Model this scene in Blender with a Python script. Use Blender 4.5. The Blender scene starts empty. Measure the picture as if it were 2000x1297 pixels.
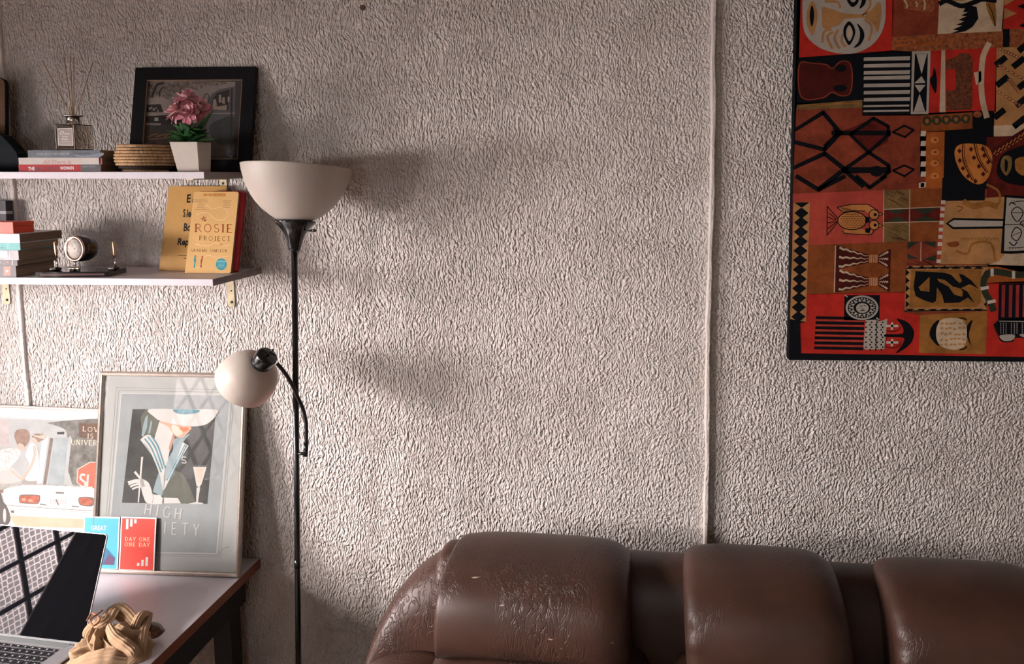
import bpy, bmesh, math, random
from mathutils import Vector, Matrix
random.seed(7)
SC = bpy.context.scene
COL = SC.collection
PI = math.pi

# ------------------------------------------------------------------ camera
F, CX, CY = 1500.0, 1150.0, 500.0          # focal length and principal point, in pixels of the 2000x1297 frame
PITCH, YAW = math.radians(6.0), math.radians(3.3)
CAM = Vector((0.0, -2.14, 1.875))
FWD = Vector((-math.sin(YAW)*math.cos(PITCH), math.cos(YAW)*math.cos(PITCH), -math.sin(PITCH)))
RGT = Vector((math.cos(YAW), math.sin(YAW), 0.0))
UPV = RGT.cross(FWD)
cd = bpy.data.cameras.new('camera'); cam = bpy.data.objects.new('camera', cd); COL.objects.link(cam)
cam.matrix_world = Matrix(((RGT.x, UPV.x, -FWD.x, CAM.x), (RGT.y, UPV.y, -FWD.y, CAM.y), (RGT.z, UPV.z, -FWD.z, CAM.z), (0, 0, 0, 1)))
cd.sensor_width = 36.0; cd.lens = F/2000*36.0
cd.shift_x = (1000.0-CX)/2000.0
cd.shift_y = (CY-648.5)/2000.0
cd.clip_start = 0.02
SC.camera = cam

# ------------------------------------------------------------------ light and exposure
SC.view_settings.view_transform = 'Standard'; SC.view_settings.look = 'None'
SC.view_settings.gamma = 1.0; SC.view_settings.use_curve_mapping = False
SC.view_settings.exposure = 0.0
SC.cycles.max_bounces = 8; SC.cycles.diffuse_bounces = 4; SC.cycles.use_denoising = True
SC.cycles.caustics_reflective = False; SC.cycles.caustics_refractive = False
world = bpy.data.worlds.new('daylight'); SC.world = world; world.use_nodes = True
wn = world.node_tree.nodes; bg = wn['Background']; bg.inputs[0].default_value = (0.80, 0.88, 1.0, 1); bg.inputs[1].default_value = 1.6
def area(name, loc, target, sx, sy, power, color, spread=180):
    ld = bpy.data.lights.new(name, 'AREA'); ld.shape = 'RECTANGLE'; ld.size = sx; ld.size_y = sy
    ld.energy = power; ld.color = color; ld.spread = math.radians(spread)
    o = bpy.data.objects.new(name, ld); COL.objects.link(o); o.location = loc
    o.rotation_euler = (Vector(target)-Vector(loc)).to_track_quat('-Z', 'Y').to_euler()
    return o
# daylight entering through the side window (left), plus an added warm fill from the rear
area('window_daylight', (-2.95, -1.80, 1.78), (-1.95, -1.42, 1.02), 1.95, 0.62, 470, (1.0, 0.995, 0.985), 130)
area('rear_fill', (-0.95, -3.92, 1.75), (-0.3, 0.0, 1.0), 1.5, 1.4, 6, (1.0, 0.85, 0.70))

# ------------------------------------------------------------------ pixel rays
def ray(px, py): return FWD*F + RGT*(px-CX) - UPV*(py-CY)
def at(px, py, Y):
    d = ray(px, py); return CAM + d*((Y-CAM.y)/d.y)
def atz(px, py, Z):
    d = ray(px, py); return CAM + d*((Z-CAM.z)/d.z)

class LF:
    """a leaning rectangle's own frame: u right, v up along it, w out of its front"""
    def __init__(s, B, yaw=0.0, lean=0.0, roll=0.0):
        s.o = Vector(B); y, l = math.radians(yaw), math.radians(lean)
        ex = Vector((math.cos(y), math.sin(y), 0)); back = Vector((-math.sin(y), math.cos(y), 0))
        ey = Vector((0, 0, 1))*math.cos(l) + back*math.sin(l)
        r = math.radians(roll)
        s.ex = ex*math.cos(r)+ey*math.sin(r); s.ey = ey*math.cos(r)-ex*math.sin(r); s.n = s.ex.cross(s.ey)
    def __call__(s, u, v, w=0.0): return s.o + s.ex*u + s.ey*v + s.n*w
    def uv(s, px, py, w=0.0):
        d = ray(px, py); o = s.o + s.n*w
        p = CAM + d*((o-CAM).dot(s.n)/d.dot(s.n)) - s.o
        return (p.dot(s.ex), p.dot(s.ey))

# ------------------------------------------------------------------ materials
MATS = {}
def mat(name, color, rough=0.6, metal=0.0, var=0.0, vscale=30.0, stretch=(1, 1, 1), bump=0.0, bscale=200.0, bdist=0.002,
        trans=0.0, alpha=1.0, coat=0.0, sheen=0.0, emit=None, ior=1.45, color2=None, sss=0.0, transl=0.0, spec=0.4):
    if name in MATS: return MATS[name]
    m = bpy.data.materials.new(name); m.use_nodes = True; nt = m.node_tree; b = nt.nodes['Principled BSDF']
    b.inputs['Base Color'].default_value = (*color, 1); b.inputs['Roughness'].default_value = rough
    b.inputs['Metallic'].default_value = metal; b.inputs['IOR'].default_value = ior
    b.inputs['Transmission Weight'].default_value = trans; b.inputs['Alpha'].default_value = alpha
    b.inputs['Coat Weight'].default_value = coat; b.inputs['Sheen Weight'].default_value = sheen
    b.inputs['Specular IOR Level'].default_value = spec
    if sss: b.inputs['Subsurface Weight'].default_value = sss; b.inputs['Subsurface Scale'].default_value = 0.02
    if emit: b.inputs['Emission Color'].default_value = (*emit[:3], 1); b.inputs['Emission Strength'].default_value = emit[3]
    if var or bump:
        tc = nt.nodes.new('ShaderNodeTexCoord'); mp = nt.nodes.new('ShaderNodeMapping'); mp.inputs['Scale'].default_value = stretch
        nt.links.new(tc.outputs['Object'], mp.inputs['Vector'])
    if var:
        n = nt.nodes.new('ShaderNodeTexNoise'); n.inputs['Scale'].default_value = vscale; n.inputs['Detail'].default_value = 5; n.inputs['Roughness'].default_value = 0.65
        nt.links.new(mp.outputs[0], n.inputs['Vector'])
        r = nt.nodes.new('ShaderNodeValToRGB'); r.color_ramp.elements[0].position = 0.32; r.color_ramp.elements[1].position = 0.70
        c2 = color2 or tuple(min(1, c*(1+var)) for c in color); c1 = tuple(c*(1-var) for c in color) if not color2 else color
        r.color_ramp.elements[0].color = (*c1, 1); r.color_ramp.elements[1].color = (*c2, 1)
        nt.links.new(n.outputs[0], r.inputs[0]); nt.links.new(r.outputs[0], b.inputs['Base Color'])
    if bump:
        n = nt.nodes.new('ShaderNodeTexNoise'); n.inputs['Scale'].default_value = bscale; n.inputs['Detail'].default_value = 3
        nt.links.new(mp.outputs[0], n.inputs['Vector'])
        bp = nt.nodes.new('ShaderNodeBump'); bp.inputs['Strength'].default_value = bump; bp.inputs['Distance'].default_value = bdist
        nt.links.new(n.outputs[0], bp.inputs['Height']); nt.links.new(bp.outputs[0], b.inputs['Normal'])
    MATS[name] = m
    return m

def plaster(name='stippled_plaster', depth=0.0088):
    """cream paint over a roller-stippled coat: raised worm-like blobs, drawn out vertically on the left"""
    if name in MATS: return MATS[name]
    m = bpy.data.materials.new(name); m.use_nodes = True; nt = m.node_tree; N = nt.nodes; L = nt.links
    b = N['Principled BSDF']; b.inputs['Roughness'].default_value = 0.48; b.inputs['Specular IOR Level'].default_value = 0.35
    tc = N.new('ShaderNodeTexCoord')
    warp = N.new('ShaderNodeTexNoise'); warp.inputs['Scale'].default_value = 9; warp.inputs['Detail'].default_value = 2
    L.new(tc.outputs['Object'], warp.inputs['Vector'])
    wv = N.new('ShaderNodeVectorMath'); wv.operation = 'MULTIPLY_ADD'; wv.inputs[1].default_value = (0.05, 0.05, 0.05)
    L.new(warp.outputs['Color'], wv.inputs[0]); L.new(tc.outputs['Object'], wv.inputs[2])
    def noise(scale, st, det=2.0, rough=0.5):
        mp = N.new('ShaderNodeMapping'); mp.inputs['Scale'].default_value = st; L.new(wv.outputs[0], mp.inputs['Vector'])
        n = N.new('ShaderNodeTexNoise'); n.inputs['Scale'].default_value = scale; n.inputs['Detail'].default_value = det
        n.inputs['Roughness'].default_value = rough; n.inputs['Distortion'].default_value = 0.15; L.new(mp.outputs[0], n.inputs['Vector']); return n
    def ramp(src, a, c, i='EASE'):
        r = N.new('ShaderNodeValToRGB'); r.color_ramp.interpolation = i; r.color_ramp.elements[0].position = a; r.color_ramp.elements[1].position = c
        L.new(src, r.inputs[0]); return r
    n1 = noise(185, (1.0, 1.0, 0.45), 1.5, .45); n2 = noise(165, (1.0, 1.0, 0.70), 1.5, .45)
    sx = N.new('ShaderNodeSeparateXYZ'); L.new(tc.outputs['Object'], sx.inputs[0])
    mr = N.new('ShaderNodeMapRange'); mr.inputs['From Min'].default_value = -0.5; mr.inputs['From Max'].default_value = 0.5
    L.new(sx.outputs['X'], mr.inputs['Value'])
    mx = N.new('ShaderNodeMix'); mx.data_type = 'FLOAT'; L.new(mr.outputs[0], mx.inputs[0]); L.new(n1.outputs[0], mx.inputs[2]); L.new(n2.outputs[0], mx.inputs[3])
    r1 = ramp(mx.outputs[0], 0.27, 0.76, 'LINEAR')
    big = noise(7, (1, 1, 1), 3)
    fine = noise(420, (1, 1, 0.8), 2)
    a1 = N.new('ShaderNodeMath'); a1.operation = 'MULTIPLY_ADD'; a1.inputs[1].default_value = 0.07; L.new(fine.outputs[0], a1.inputs[0]); L.new(r1.outputs[0], a1.inputs[2])
    a2 = N.new('ShaderNodeMath'); a2.operation = 'MULTIPLY_ADD'; a2.inputs[1].default_value = 0.8; L.new(big.outputs[0], a2.inputs[0]); L.new(a1.outputs[0], a2.inputs[2])
    bp = N.new('ShaderNodeBump'); bp.inputs['Strength'].default_value = 1.0; bp.inputs['Distance'].default_value = depth
    L.new(a2.outputs[0], bp.inputs['Height']); L.new(bp.outputs[0], b.inputs['Normal'])
    cr = N.new('ShaderNodeValToRGB'); cr.color_ramp.elements[0].color = (0.60, 0.555, 0.510, 1); cr.color_ramp.elements[1].color = (0.70, 0.660, 0.620, 1)
    cr.color_ramp.elements[0].position = 0.3; cr.color_ramp.elements[1].position = 0.7
    L.new(big.outputs[0], cr.inputs[0]); L.new(cr.outputs[0], b.inputs['Base Color'])
    MATS[name] = m; return m

def thin_glass(name, tint=(1, 1, 1), rough=0.0, ior=1.5, dirt=0.0):
    """a clear pane: passes light straight, mirrors by its angle"""
    if name in MATS: return MATS[name]
    m = bpy.data.materials.new(name); m.use_nodes = True; nt = m.node_tree; N = nt.nodes; L = nt.links; N.clear()
    out = N.new('ShaderNodeOutputMaterial'); tr = N.new('ShaderNodeBsdfTransparent'); tr.inputs[0].default_value = (*tint, 1)
    gl = N.new('ShaderNodeBsdfGlossy'); gl.inputs['Roughness'].default_value = rough; fr = N.new('ShaderNodeFresnel'); fr.inputs[0].default_value = ior
    mx = N.new('ShaderNodeMixShader'); 
    ge = N.new('ShaderNodeNewGeometry'); inv = N.new('ShaderNodeMath'); inv.operation = 'SUBTRACT'; inv.inputs[0].default_value = 1.0; L.new(ge.outputs['Backfacing'], inv.inputs[1])
    mu = N.new('ShaderNodeMath'); mu.operation = 'MULTIPLY'; L.new(fr.outputs[0], mu.inputs[0]); L.new(inv.outputs[0], mu.inputs[1])
    L.new(mu.outputs[0], mx.inputs[0]); L.new(tr.outputs[0], mx.inputs[1]); L.new(gl.outputs[0], mx.inputs[2])
    L.new(mx.outputs[0], out.inputs[0]); MATS[name] = m; return m

# ------------------------------------------------------------------ mesh builder
def tag(o, label=None, cat=None, group=None, kind=None):
    if label: o['label'] = label
    if cat: o['category'] = cat
    if group: o['group'] = group
    if kind: o['kind'] = kind
    return o
ORG = {}
class MB:
    def __init__(s, T=None): s.v = []; s.f = []; s.mi = []; s.mats = []; s.sm = []; s.T = T
    def m(s, mt):
        if mt not in s.mats: s.mats.append(mt)
        return s.mats.index(mt)
    def add(s, vs, fs, mt, smooth=False):
        k = len(s.v); s.v += [(s.T(*p) if s.T else Vector(p)) for p in vs]; i = s.m(mt)
        for f in fs: s.f.append([k+a for a in f]); s.mi.append(i); s.sm.append(smooth)
    def box(s, x0, x1, y0, y1, z0, z1, mt, faces=None):
        vs = [(x0, y0, z0), (x1, y0, z0), (x1, y1, z0), (x0, y1, z0), (x0, y0, z1), (x1, y0, z1), (x1, y1, z1), (x0, y1, z1)]
        s.add(vs, [(3, 2, 1, 0), (4, 5, 6, 7), (0, 1, 5, 4), (1, 2, 6, 5), (2, 3, 7, 6), (3, 0, 4, 7)], mt)
    def prism(s, pts, w0, w1, mt, side=None):
        """outline in (u, v), extruded over w (third coordinate)"""
        n = len(pts); a = [(p[0], p[1], w0) for p in pts]; b = [(p[0], p[1], w1) for p in pts]
        s.add(a+b, [tuple(range(n-1, -1, -1)), tuple(range(n, 2*n))], mt)
        s.add(a+b, [(i, (i+1) % n, n+(i+1) % n, n+i) for i in range(n)], side or mt)
    def lathe(s, prof, c, axis, mt, seg=48, smooth=True, caps=False):
        """profile (r, h) about an axis through c"""
        ax = Vector(axis).normalized(); t = Vector((0, 0, 1)) if abs(ax.z) < .9 else Vector((1, 0, 0))
        e1 = ax.cross(t).normalized(); e2 = ax.cross(e1); c = Vector(c); vs = []; fs = []
        for r, h in prof:
            for k in range(seg):
                a = 2*PI*k/seg; vs.append(c+ax*h+(e1*math.cos(a)+e2*math.sin(a))*r)
        for i in range(len(prof)-1):
            for k in range(seg):
                k2 = (k+1) % seg; fs.append((i*seg+k, i*seg+k2, (i+1)*seg+k2, (i+1)*seg+k))
        if caps: fs += [tuple(range(seg-1, -1, -1)), tuple((len(prof)-1)*seg+k for k in range(seg))]
        s.add(vs, fs, mt, smooth)
    def tube(s, pts, r, mt, seg=12, caps=True):
        pts = [Vector(p) for p in pts]; rs = r if isinstance(r, (list, tuple)) else [r]*len(pts); vs = []; fs = []; n = len(pts); pv = None
        for i, p in enumerate(pts):
            t = (pts[min(i+1, n-1)]-pts[max(i-1, 0)]).normalized()
            if pv is None: pv = t.orthogonal().normalized()
            pv = (pv-t*pv.dot(t)).normalized(); q = t.cross(pv)
            for k in range(seg):
                a = 2*PI*k/seg; vs.append(p+(pv*math.cos(a)+q*math.sin(a))*rs[i])
        for i in range(n-1):
            for k in range(seg):
                k2 = (k+1) % seg; fs.append((i*seg+k, i*seg+k2, (i+1)*seg+k2, (i+1)*seg+k))
        if caps: fs += [tuple(range(seg-1, -1, -1)), tuple((n-1)*seg+k for k in range(seg))]
        s.add(vs, fs, mt, True)
    def grid(s, fn, nu, nv, mt, cu=False, smooth=True):
        vs = [fn(i/(nu if cu else nu-1), j/(nv-1)) for j in range(nv) for i in range(nu)]; fs = []
        for j in range(nv-1):
            for i in range(nu if cu else nu-1):
                i2 = (i+1) % nu; fs.append((j*nu+i, j*nu+i2, (j+1)*nu+i2, (j+1)*nu+i))
        s.add(vs, fs, mt, smooth)
    def build(s, name, parent=None, bevel=0.0, origin=None, label=None, seg=2, solid=0.0, sub=0, recalc=True):
        if parent is not None: og = ORG[parent.name]
        elif origin is not None: og = Vector(origin)
        else:
            xs = [p.x for p in s.v]; ys = [p.y for p in s.v]; zs = [p.z for p in s.v]
            og = Vector(((min(xs)+max(xs))/2, (min(ys)+max(ys))/2, min(zs)))
        me = bpy.data.meshes.new(name); me.from_pydata([p-og for p in s.v], [], s.f)
        for mt in s.mats: me.materials.append(mt)
        me.polygons.foreach_set('material_index', s.mi); me.polygons.foreach_set('use_smooth', s.sm)
        if recalc:
            bm = bmesh.new(); bm.from_mesh(me); bmesh.ops.recalc_face_normals(bm, faces=bm.faces); bm.to_mesh(me); bm.free()
        me.update(); o = bpy.data.objects.new(name, me); COL.objects.link(o)
        if parent is not None: o.parent = parent
        else: o.location = og
        ORG[o.name] = og
        if solid: md = o.modifiers.new('thick', 'SOLIDIFY'); md.thickness = solid; md.offset = -1
        if bevel: md = o.modifiers.new('bevel', 'BEVEL'); md.width = bevel; md.segments = seg; md.limit_method = 'ANGLE'; md.angle_limit = math.radians(40)
        if sub: md = o.modifiers.new('sub', 'SUBSURF'); md.levels = sub; md.render_levels = sub
        if label: o['label'] = label
        return o
def thing(name, label, cat, origin, group=None):
    o = bpy.data.objects.new(name, None); COL.objects.link(o); o.location = origin; o.empty_display_size = 0.05
    ORG[o.name] = Vector(origin); return tag(o, label, cat, group)
def struct(o): o['kind'] = 'structure'; return o

def spline(pts, closed=True, n=6):
    m = len(pts); out = []
    for i in range(m if closed else m-1):
        g = (lambda k: pts[k % m]) if closed else (lambda k: pts[max(0, min(m-1, k))])
        p0, p1, p2, p3 = g(i-1), g(i), g(i+1), g(i+2)
        for q in range(n):
            t = q/n
            out.append(tuple(0.5*((2*b)+(-a+c)*t+(2*a-5*b+4*c-d)*t*t+(-a+3*b-3*c+d)*t**3) for a, b, c, d in zip(p0, p1, p2, p3)))
    if not closed: out.append(tuple(pts[-1]))
    return out
def ell(cx, cy, rx, ry, n=24, rot=0.0):
    r = math.radians(rot)
    return [(cx+rx*math.cos(a)*math.cos(r)-ry*math.sin(a)*math.sin(r), cy+rx*math.cos(a)*math.sin(r)+ry*math.sin(a)*math.cos(r)) for a in [2*PI*k/n for k in range(n)]]

class Print:
    """flat printed shapes lying on a face: coordinates of a magnified crop go through the pixel ray onto the face;
    each layer of ink sits a hair above the last"""
    LAY = 0.00012
    def __init__(s, mb, fr, x0=0.0, y0=0.0, sc=1.0, w=0.0, clip=None):
        s.mb, s.fr, s.x0, s.y0, s.sc, s.w, s.clip = mb, fr, x0, y0, sc, w, clip
    def pt(s, x, y):
        u, v = s.fr.uv(s.x0+x/s.sc, s.y0+y/s.sc, s.w)
        if s.clip: u = min(max(u, s.clip[0]), s.clip[2]); v = min(max(v, s.clip[1]), s.clip[3])
        return u, v
    def poly(s, pts, mt, lay=1):
        q = [s.pt(*p) for p in pts]; w = s.w+s.LAY*lay
        a = sum(q[i][0]*q[(i+1) % len(q)][1]-q[(i+1) % len(q)][0]*q[i][1] for i in range(len(q)))
        if abs(a) < 1e-9: return
        if a < 0: q = q[::-1]
        s.mb.add([((u, v, w) if s.mb.T else s.fr(u, v, w)) for u, v in q], [tuple(range(len(q)))], mt)
    def line(s, pts, wd, mt, lay=1, ends=True):
        for (x0, y0), (x1, y1) in zip(pts, pts[1:]):
            dx, dy = x1-x0, y1-y0; l = math.hypot(dx, dy) or 1; nx, ny = -dy/l*wd/2, dx/l*wd/2
            e = wd*0.2 if ends else 0; ex, ey = dx/l*e, dy/l*e
            s.poly([(x0+nx-ex, y0+ny-ey), (x1+nx+ex, y1+ny+ey), (x1-nx+ex, y1-ny+ey), (x0-nx-ex, y0-ny-ey)], mt, lay)
    def curve(s, pts, wd, mt, lay=1, n=6): s.ribbon(spline(pts, False, n), wd, mt, lay)
    def ribbon(s, pts, wd, mt, lay=1):
        L_, R_ = [], []; m = len(pts)
        for i, p in enumerate(pts):
            a, b = pts[max(i-1, 0)], pts[min(i+1, m-1)]; dx, dy = b[0]-a[0], b[1]-a[1]; l = math.hypot(dx, dy) or 1
            w = wd[i] if isinstance(wd, list) else wd
            L_.append((p[0]-dy/l*w/2, p[1]+dx/l*w/2)); R_.append((p[0]+dy/l*w/2, p[1]-dx/l*w/2))
        for i in range(m-1): s.poly([L_[i], L_[i+1], R_[i+1], R_[i]], mt, lay)

def arc(cx, cy, rx, ry, a0, a1, n=8):
    return [(cx+rx*math.cos(math.radians(a0+(a1-a0)*k/n)), cy+ry*math.sin(math.radians(a0+(a1-a0)*k/n))) for k in range(n+1)]
# stroke letters: width, list of strokes in a box 1 high; v = thick stem (gets serifs), t = thin
GLY = {
 'A': (.72, [('v', [(.36, 1), (.66, 0)]), ('t', [(.36, 1), (.06, 0)]), ('t', [(.17, .36), (.55, .36)])]),
 'D': (.72, [('v', [(.1, 0), (.1, 1)]), ('t', [(.1, 1)]+arc(.3, .5, .36, .5, 90, -90, 12)+[(.1, 0)])]),
 'E': (.62, [('v', [(.1, 0), (.1, 1)]), ('t', [(.1, 1), (.55, 1)]), ('t', [(.1, .5), (.45, .5)]), ('t', [(.1, 0), (.57, 0)])]),
 'C': (.70, [('t', arc(.4, .5, .33, .5, 50, 310, 16))]),
 'G': (.74, [('t', arc(.4, .5, .33, .5, 50, 330, 16)), ('v', [(.66, .0), (.66, .42)])]),
 'H': (.74, [('v', [(.1, 0), (.1, 1)]), ('v', [(.62, 0), (.62, 1)]), ('t', [(.1, .5), (.62, .5)])]),
 'I': (.30, [('v', [(.15, 0), (.15, 1)])]),
 'J': (.42, [('v', [(.28, 1), (.28, .05)]), ('t', [(.28, .1), (.2, -.08), (.06, -.06)])]),
 'L': (.58, [('v', [(.1, 0), (.1, 1)]), ('t', [(.1, 0), (.52, 0), (.54, .15)])]),
 'M': (.86, [('t', [(.1, 0), (.1, 1)]), ('v', [(.1, 1), (.42, 0)]), ('t', [(.42, 0), (.74, 1)]), ('v', [(.74, 1), (.74, 0)])]),
 'N': (.76, [('t', [(.1, 0), (.1, 1)]), ('v', [(.1, 1), (.64, 0)]), ('t', [(.64, 0), (.64, 1)])]),
 'O': (.78, [('t', arc(.39, .5, .33, .5, 0, 360, 24))]),
 'P': (.62, [('v', [(.1, 0), (.1, 1)]), ('t', [(.1, 1)]+arc(.3, .75, .24, .25, 90, -90, 10)+[(.1, .5)])]),
 'R': (.68, [('v', [(.1, 0), (.1, 1)]), ('t', [(.1, 1)]+arc(.3, .75, .24, .25, 90, -90, 10)+[(.1, .5)]), ('t', [(.3, .5), (.64, 0)])]),
 'S': (.56, [('t', arc(.28, .74, .2, .26, 30, 270, 12)+arc(.28, .25, .22, .25, 90, -150, 12))]),
 'T': (.66, [('v', [(.33, 0), (.33, 1)]), ('t', [(.03, 1), (.63, 1)])]),
 'U': (.74, [('v', [(.1, 1), (.1, .3)]), ('t', [(.1, .35)]+arc(.37, .3, .27, .3, 180, 360, 12)+[(.64, 1)])]),
 'V': (.70, [('v', [(.06, 1), (.35, 0)]), ('t', [(.35, 0), (.64, 1)])]),
 'W': (1.0, [('v', [(.04, 1), (.27, 0)]), ('t', [(.27, 0), (.5, 1)]), ('v', [(.5, 1), (.73, 0)]), ('t', [(.73, 0), (.96, 1)])]),
 'Y': (.68, [('t', [(.05, 1), (.34, .45)]), ('t', [(.63, 1), (.34, .45)]), ('v', [(.34, .45), (.34, 0)])]),
 'B': (.64, [('v', [(.1, 0), (.1, 1)]), ('t', [(.1, 1)]+arc(.28, .76, .22, .24, 90, -90, 8)+[(.1, .52)]), ('t', [(.1, .52)]+arc(.3, .26, .26, .26, 90, -90, 8)+[(.1, 0)])]),
}
def write(P, s, a, b, h, mt, thick=.14, thin=.06, serif=.16, gap=.12, slant=0.0, lay=2):
    """word s with its baseline from a to b (crop coordinates), cap height h"""
    tot = sum((GLY[c][0] if c in GLY else .35)+gap for c in s)-gap
    bl = math.hypot(b[0]-a[0], b[1]-a[1]); ux, uy = (b[0]-a[0])/bl, (b[1]-a[1])/bl; k = bl/tot; x = 0.0
    def X(px, py): return (a[0]+ux*(px+slant*py*h/k)*k+uy*py*h, a[1]+uy*(px+slant*py*h/k)*k-ux*py*h)
    for c in s:
        if c not in GLY: x += .35+gap; continue
        w, st = GLY[c]
        for q, (typ, pts) in enumerate(st):
            P.ribbon([X(x+p[0], p[1]) for p in pts], (thick if typ == 'v' else thin)*h, mt, lay) if len(pts) > 2 else P.line([X(x+p[0], p[1]) for p in pts], (thick if typ == 'v' else thin)*h, mt, lay, False)
            if serif and len(pts) == 2 and c not in 'IJ' or (serif and typ == 'v' and c in 'IJ'):
                for p in (pts[0], pts[-1]):
                    if p[1] in (0, 1, 1.0) and abs(pts[0][1]-pts[-1][1]) > .5:
                        P.line([X(x+p[0]-serif, p[1]+(.02 if p[1] == 0 else -.02)), X(x+p[0]+serif, p[1]+(.02 if p[1] == 0 else -.02))], max(thin, .05)*h, mt, lay, False)
        x += w+gap

_dg = []
def type_text(P, s, a, b, h, mt, lay=2, shear=0.0, bold=0.0, spacing=1.0):
    """plain sans lettering: baseline from a to b in crop coordinates, cap height h"""
    cu = bpy.data.curves.new('lettering', 'FONT'); cu.body = s; cu.size = 1.0; cu.shear = shear; cu.offset = bold; cu.space_character = spacing; cu.resolution_u = 2
    o = bpy.data.objects.new('lettering', cu); COL.objects.link(o); bpy.context.view_layer.update()
    me = o.evaluated_get(bpy.context.evaluated_depsgraph_get()).to_mesh()
    vs = [(v.co.x, v.co.y) for v in me.vertices]; fs = [tuple(f.vertices) for f in me.polygons]
    x0 = min(v[0] for v in vs); x1 = max(v[0] for v in vs)
    bl = math.hypot(b[0]-a[0], b[1]-a[1]); ux, uy = (b[0]-a[0])/bl, (b[1]-a[1])/bl; k = bl/(x1-x0); kh = h/0.69
    w = P.w+P.LAY*lay
    q = [P.pt(a[0]+ux*(x-x0)*k+uy*y*kh, a[1]+uy*(x-x0)*k-ux*y*kh) for x, y in vs]
    P.mb.add([((u, v, w) if P.mb.T else P.fr(u, v, w)) for u, v in q], fs, mt)
    bpy.data.objects.remove(o); bpy.data.curves.remove(cu)
# ------------------------------------------------------------------ the room
PL = plaster(); PL2 = plaster('painted_over_conduit', .0022)
XL, XR, YB, ZC = -2.45, 2.60, -4.10, 2.75
floor_m = mat('worn_floor_tiles', (0.20, 0.13, 0.09), 0.4, var=.3, vscale=4)
wall_m = mat('side_wall_paint', (0.36, 0.30, 0.25), 0.7, var=.05, vscale=5)
ceil_m = mat('ceiling_paint', (0.36, 0.29, 0.23), 0.8)
joinery = mat('window_joinery_paint', (0.62, 0.6, 0.56), 0.5)
m = MB(); m.box(XL-.2, XR+.2, 0.0, 0.15, 0.0, ZC, PL); struct(m.build('wall_back', origin=(0, 0, 0)))
m = MB(); m.box(XL-.2, XR+.2, YB-.2, .15, -0.1, 0.0, floor_m); struct(m.build('floor', origin=(0, 0, -.1)))
m = MB(); m.box(XL-.2, XR+.2, YB-.2, .15, ZC, ZC+.1, ceil_m); struct(m.build('ceiling'))
m = MB(); m.box(XR, XR+.15, YB, 0, 0, ZC, wall_m); struct(m.build('wall_right'))
WY0, WY1, WZ0, WZ1 = -2.85, -0.66, 0.80, 1.87       # side window opening
m = MB()
m.box(XL-.15, XL, YB, WY0, 0, ZC, wall_m); m.box(XL-.15, XL, WY1, 0, 0, ZC, wall_m)
m.box(XL-.15, XL, WY0, WY1, 0, WZ0, wall_m); m.box(XL-.15, XL, WY0, WY1, WZ1, ZC, wall_m)
struct(m.build('wall_left'))
pane_m = thin_glass('window_glass')
def window(name, fr, W, H_, bars=True):
    """fr: frame whose u, v span the opening"""
    def bx(mb, u0, u1, v0, v1, w0, w1, mt): mb.prism([(u0, v0), (u1, v0), (u1, v1), (u0, v1)], w0, w1, mt)
    m = MB(fr); e = .045
    for r in ((0, W, 0, e), (0, W, H_-e, H_), (0, e, e, H_-e), (W-e, W, e, H_-e), (W/2-.02, W/2+.02, e, H_-e)): bx(m, *r, -.09, -.04, joinery)
    o = struct(m.build(name))
    g = MB(fr); bx(g, e, W-e, e, H_-e, -.066, -.062, pane_m); gp = g.build('pane', o)
    return o
window('window_1', LF((XL, WY0, WZ0), 90), WY1-WY0, WZ1-WZ0)
# rear wall, unseen, opened for the added fill window
BX0, BX1, BZ0, BZ1 = -1.75, -0.15, 1.0, 2.45
m = MB()
m.box(XL, BX0, YB-.15, YB, 0, ZC, wall_m); m.box(BX1, XR, YB-.15, YB, 0, ZC, wall_m)
m.box(BX0, BX1, YB-.15, YB, 0, BZ0, wall_m); m.box(BX0, BX1, YB-.15, YB, BZ1, ZC, wall_m)
struct(m.build('wall_rear'))

def conduit(name, xs, wd, dp):
    """surface conduit plastered over: a slightly wavy ridge down the wall"""
    m = MB(); rnd = random.Random(int(wd*1e4)); n = 60
    off = [rnd.uniform(-.0012, .0012) for _ in range(n+1)]
    def fn(u, v):
        i = int(round(v*n)); z = ZC*v; a = PI*u
        x = xs[0]+(xs[1]-xs[0])*v + off[i] + .0025*math.sin(v*21)
        return (x-math.cos(a)*wd/2*(1.0+.15*math.sin(v*60)), -dp*min(1, math.sin(a)*1.35)+.001, z)
    m.grid(fn, 11, n+1, PL2); return struct(m.build(name, origin=(xs[0], 0, 0)))
conduit('trim_1', (-1.806, -1.797), .014, .009)
conduit('trim_2', (.211, .217), .0150, .018)
# old nail hole in the plaster, upper middle
p = at(708, 15, -.001)
m = MB(); m.lathe([(0, .0), (.0045, .0), (.007, .002), (.0085, -.002)], (p.x, -.001, p.z), (0, -1, 0), mat('rusty_nail', (.12, .07, .05), .7), 10)
tag(m.build('wall_plug'), 'small dark plugged nail hole high in the cream wall above the floor lamp', 'wall plug')

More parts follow.
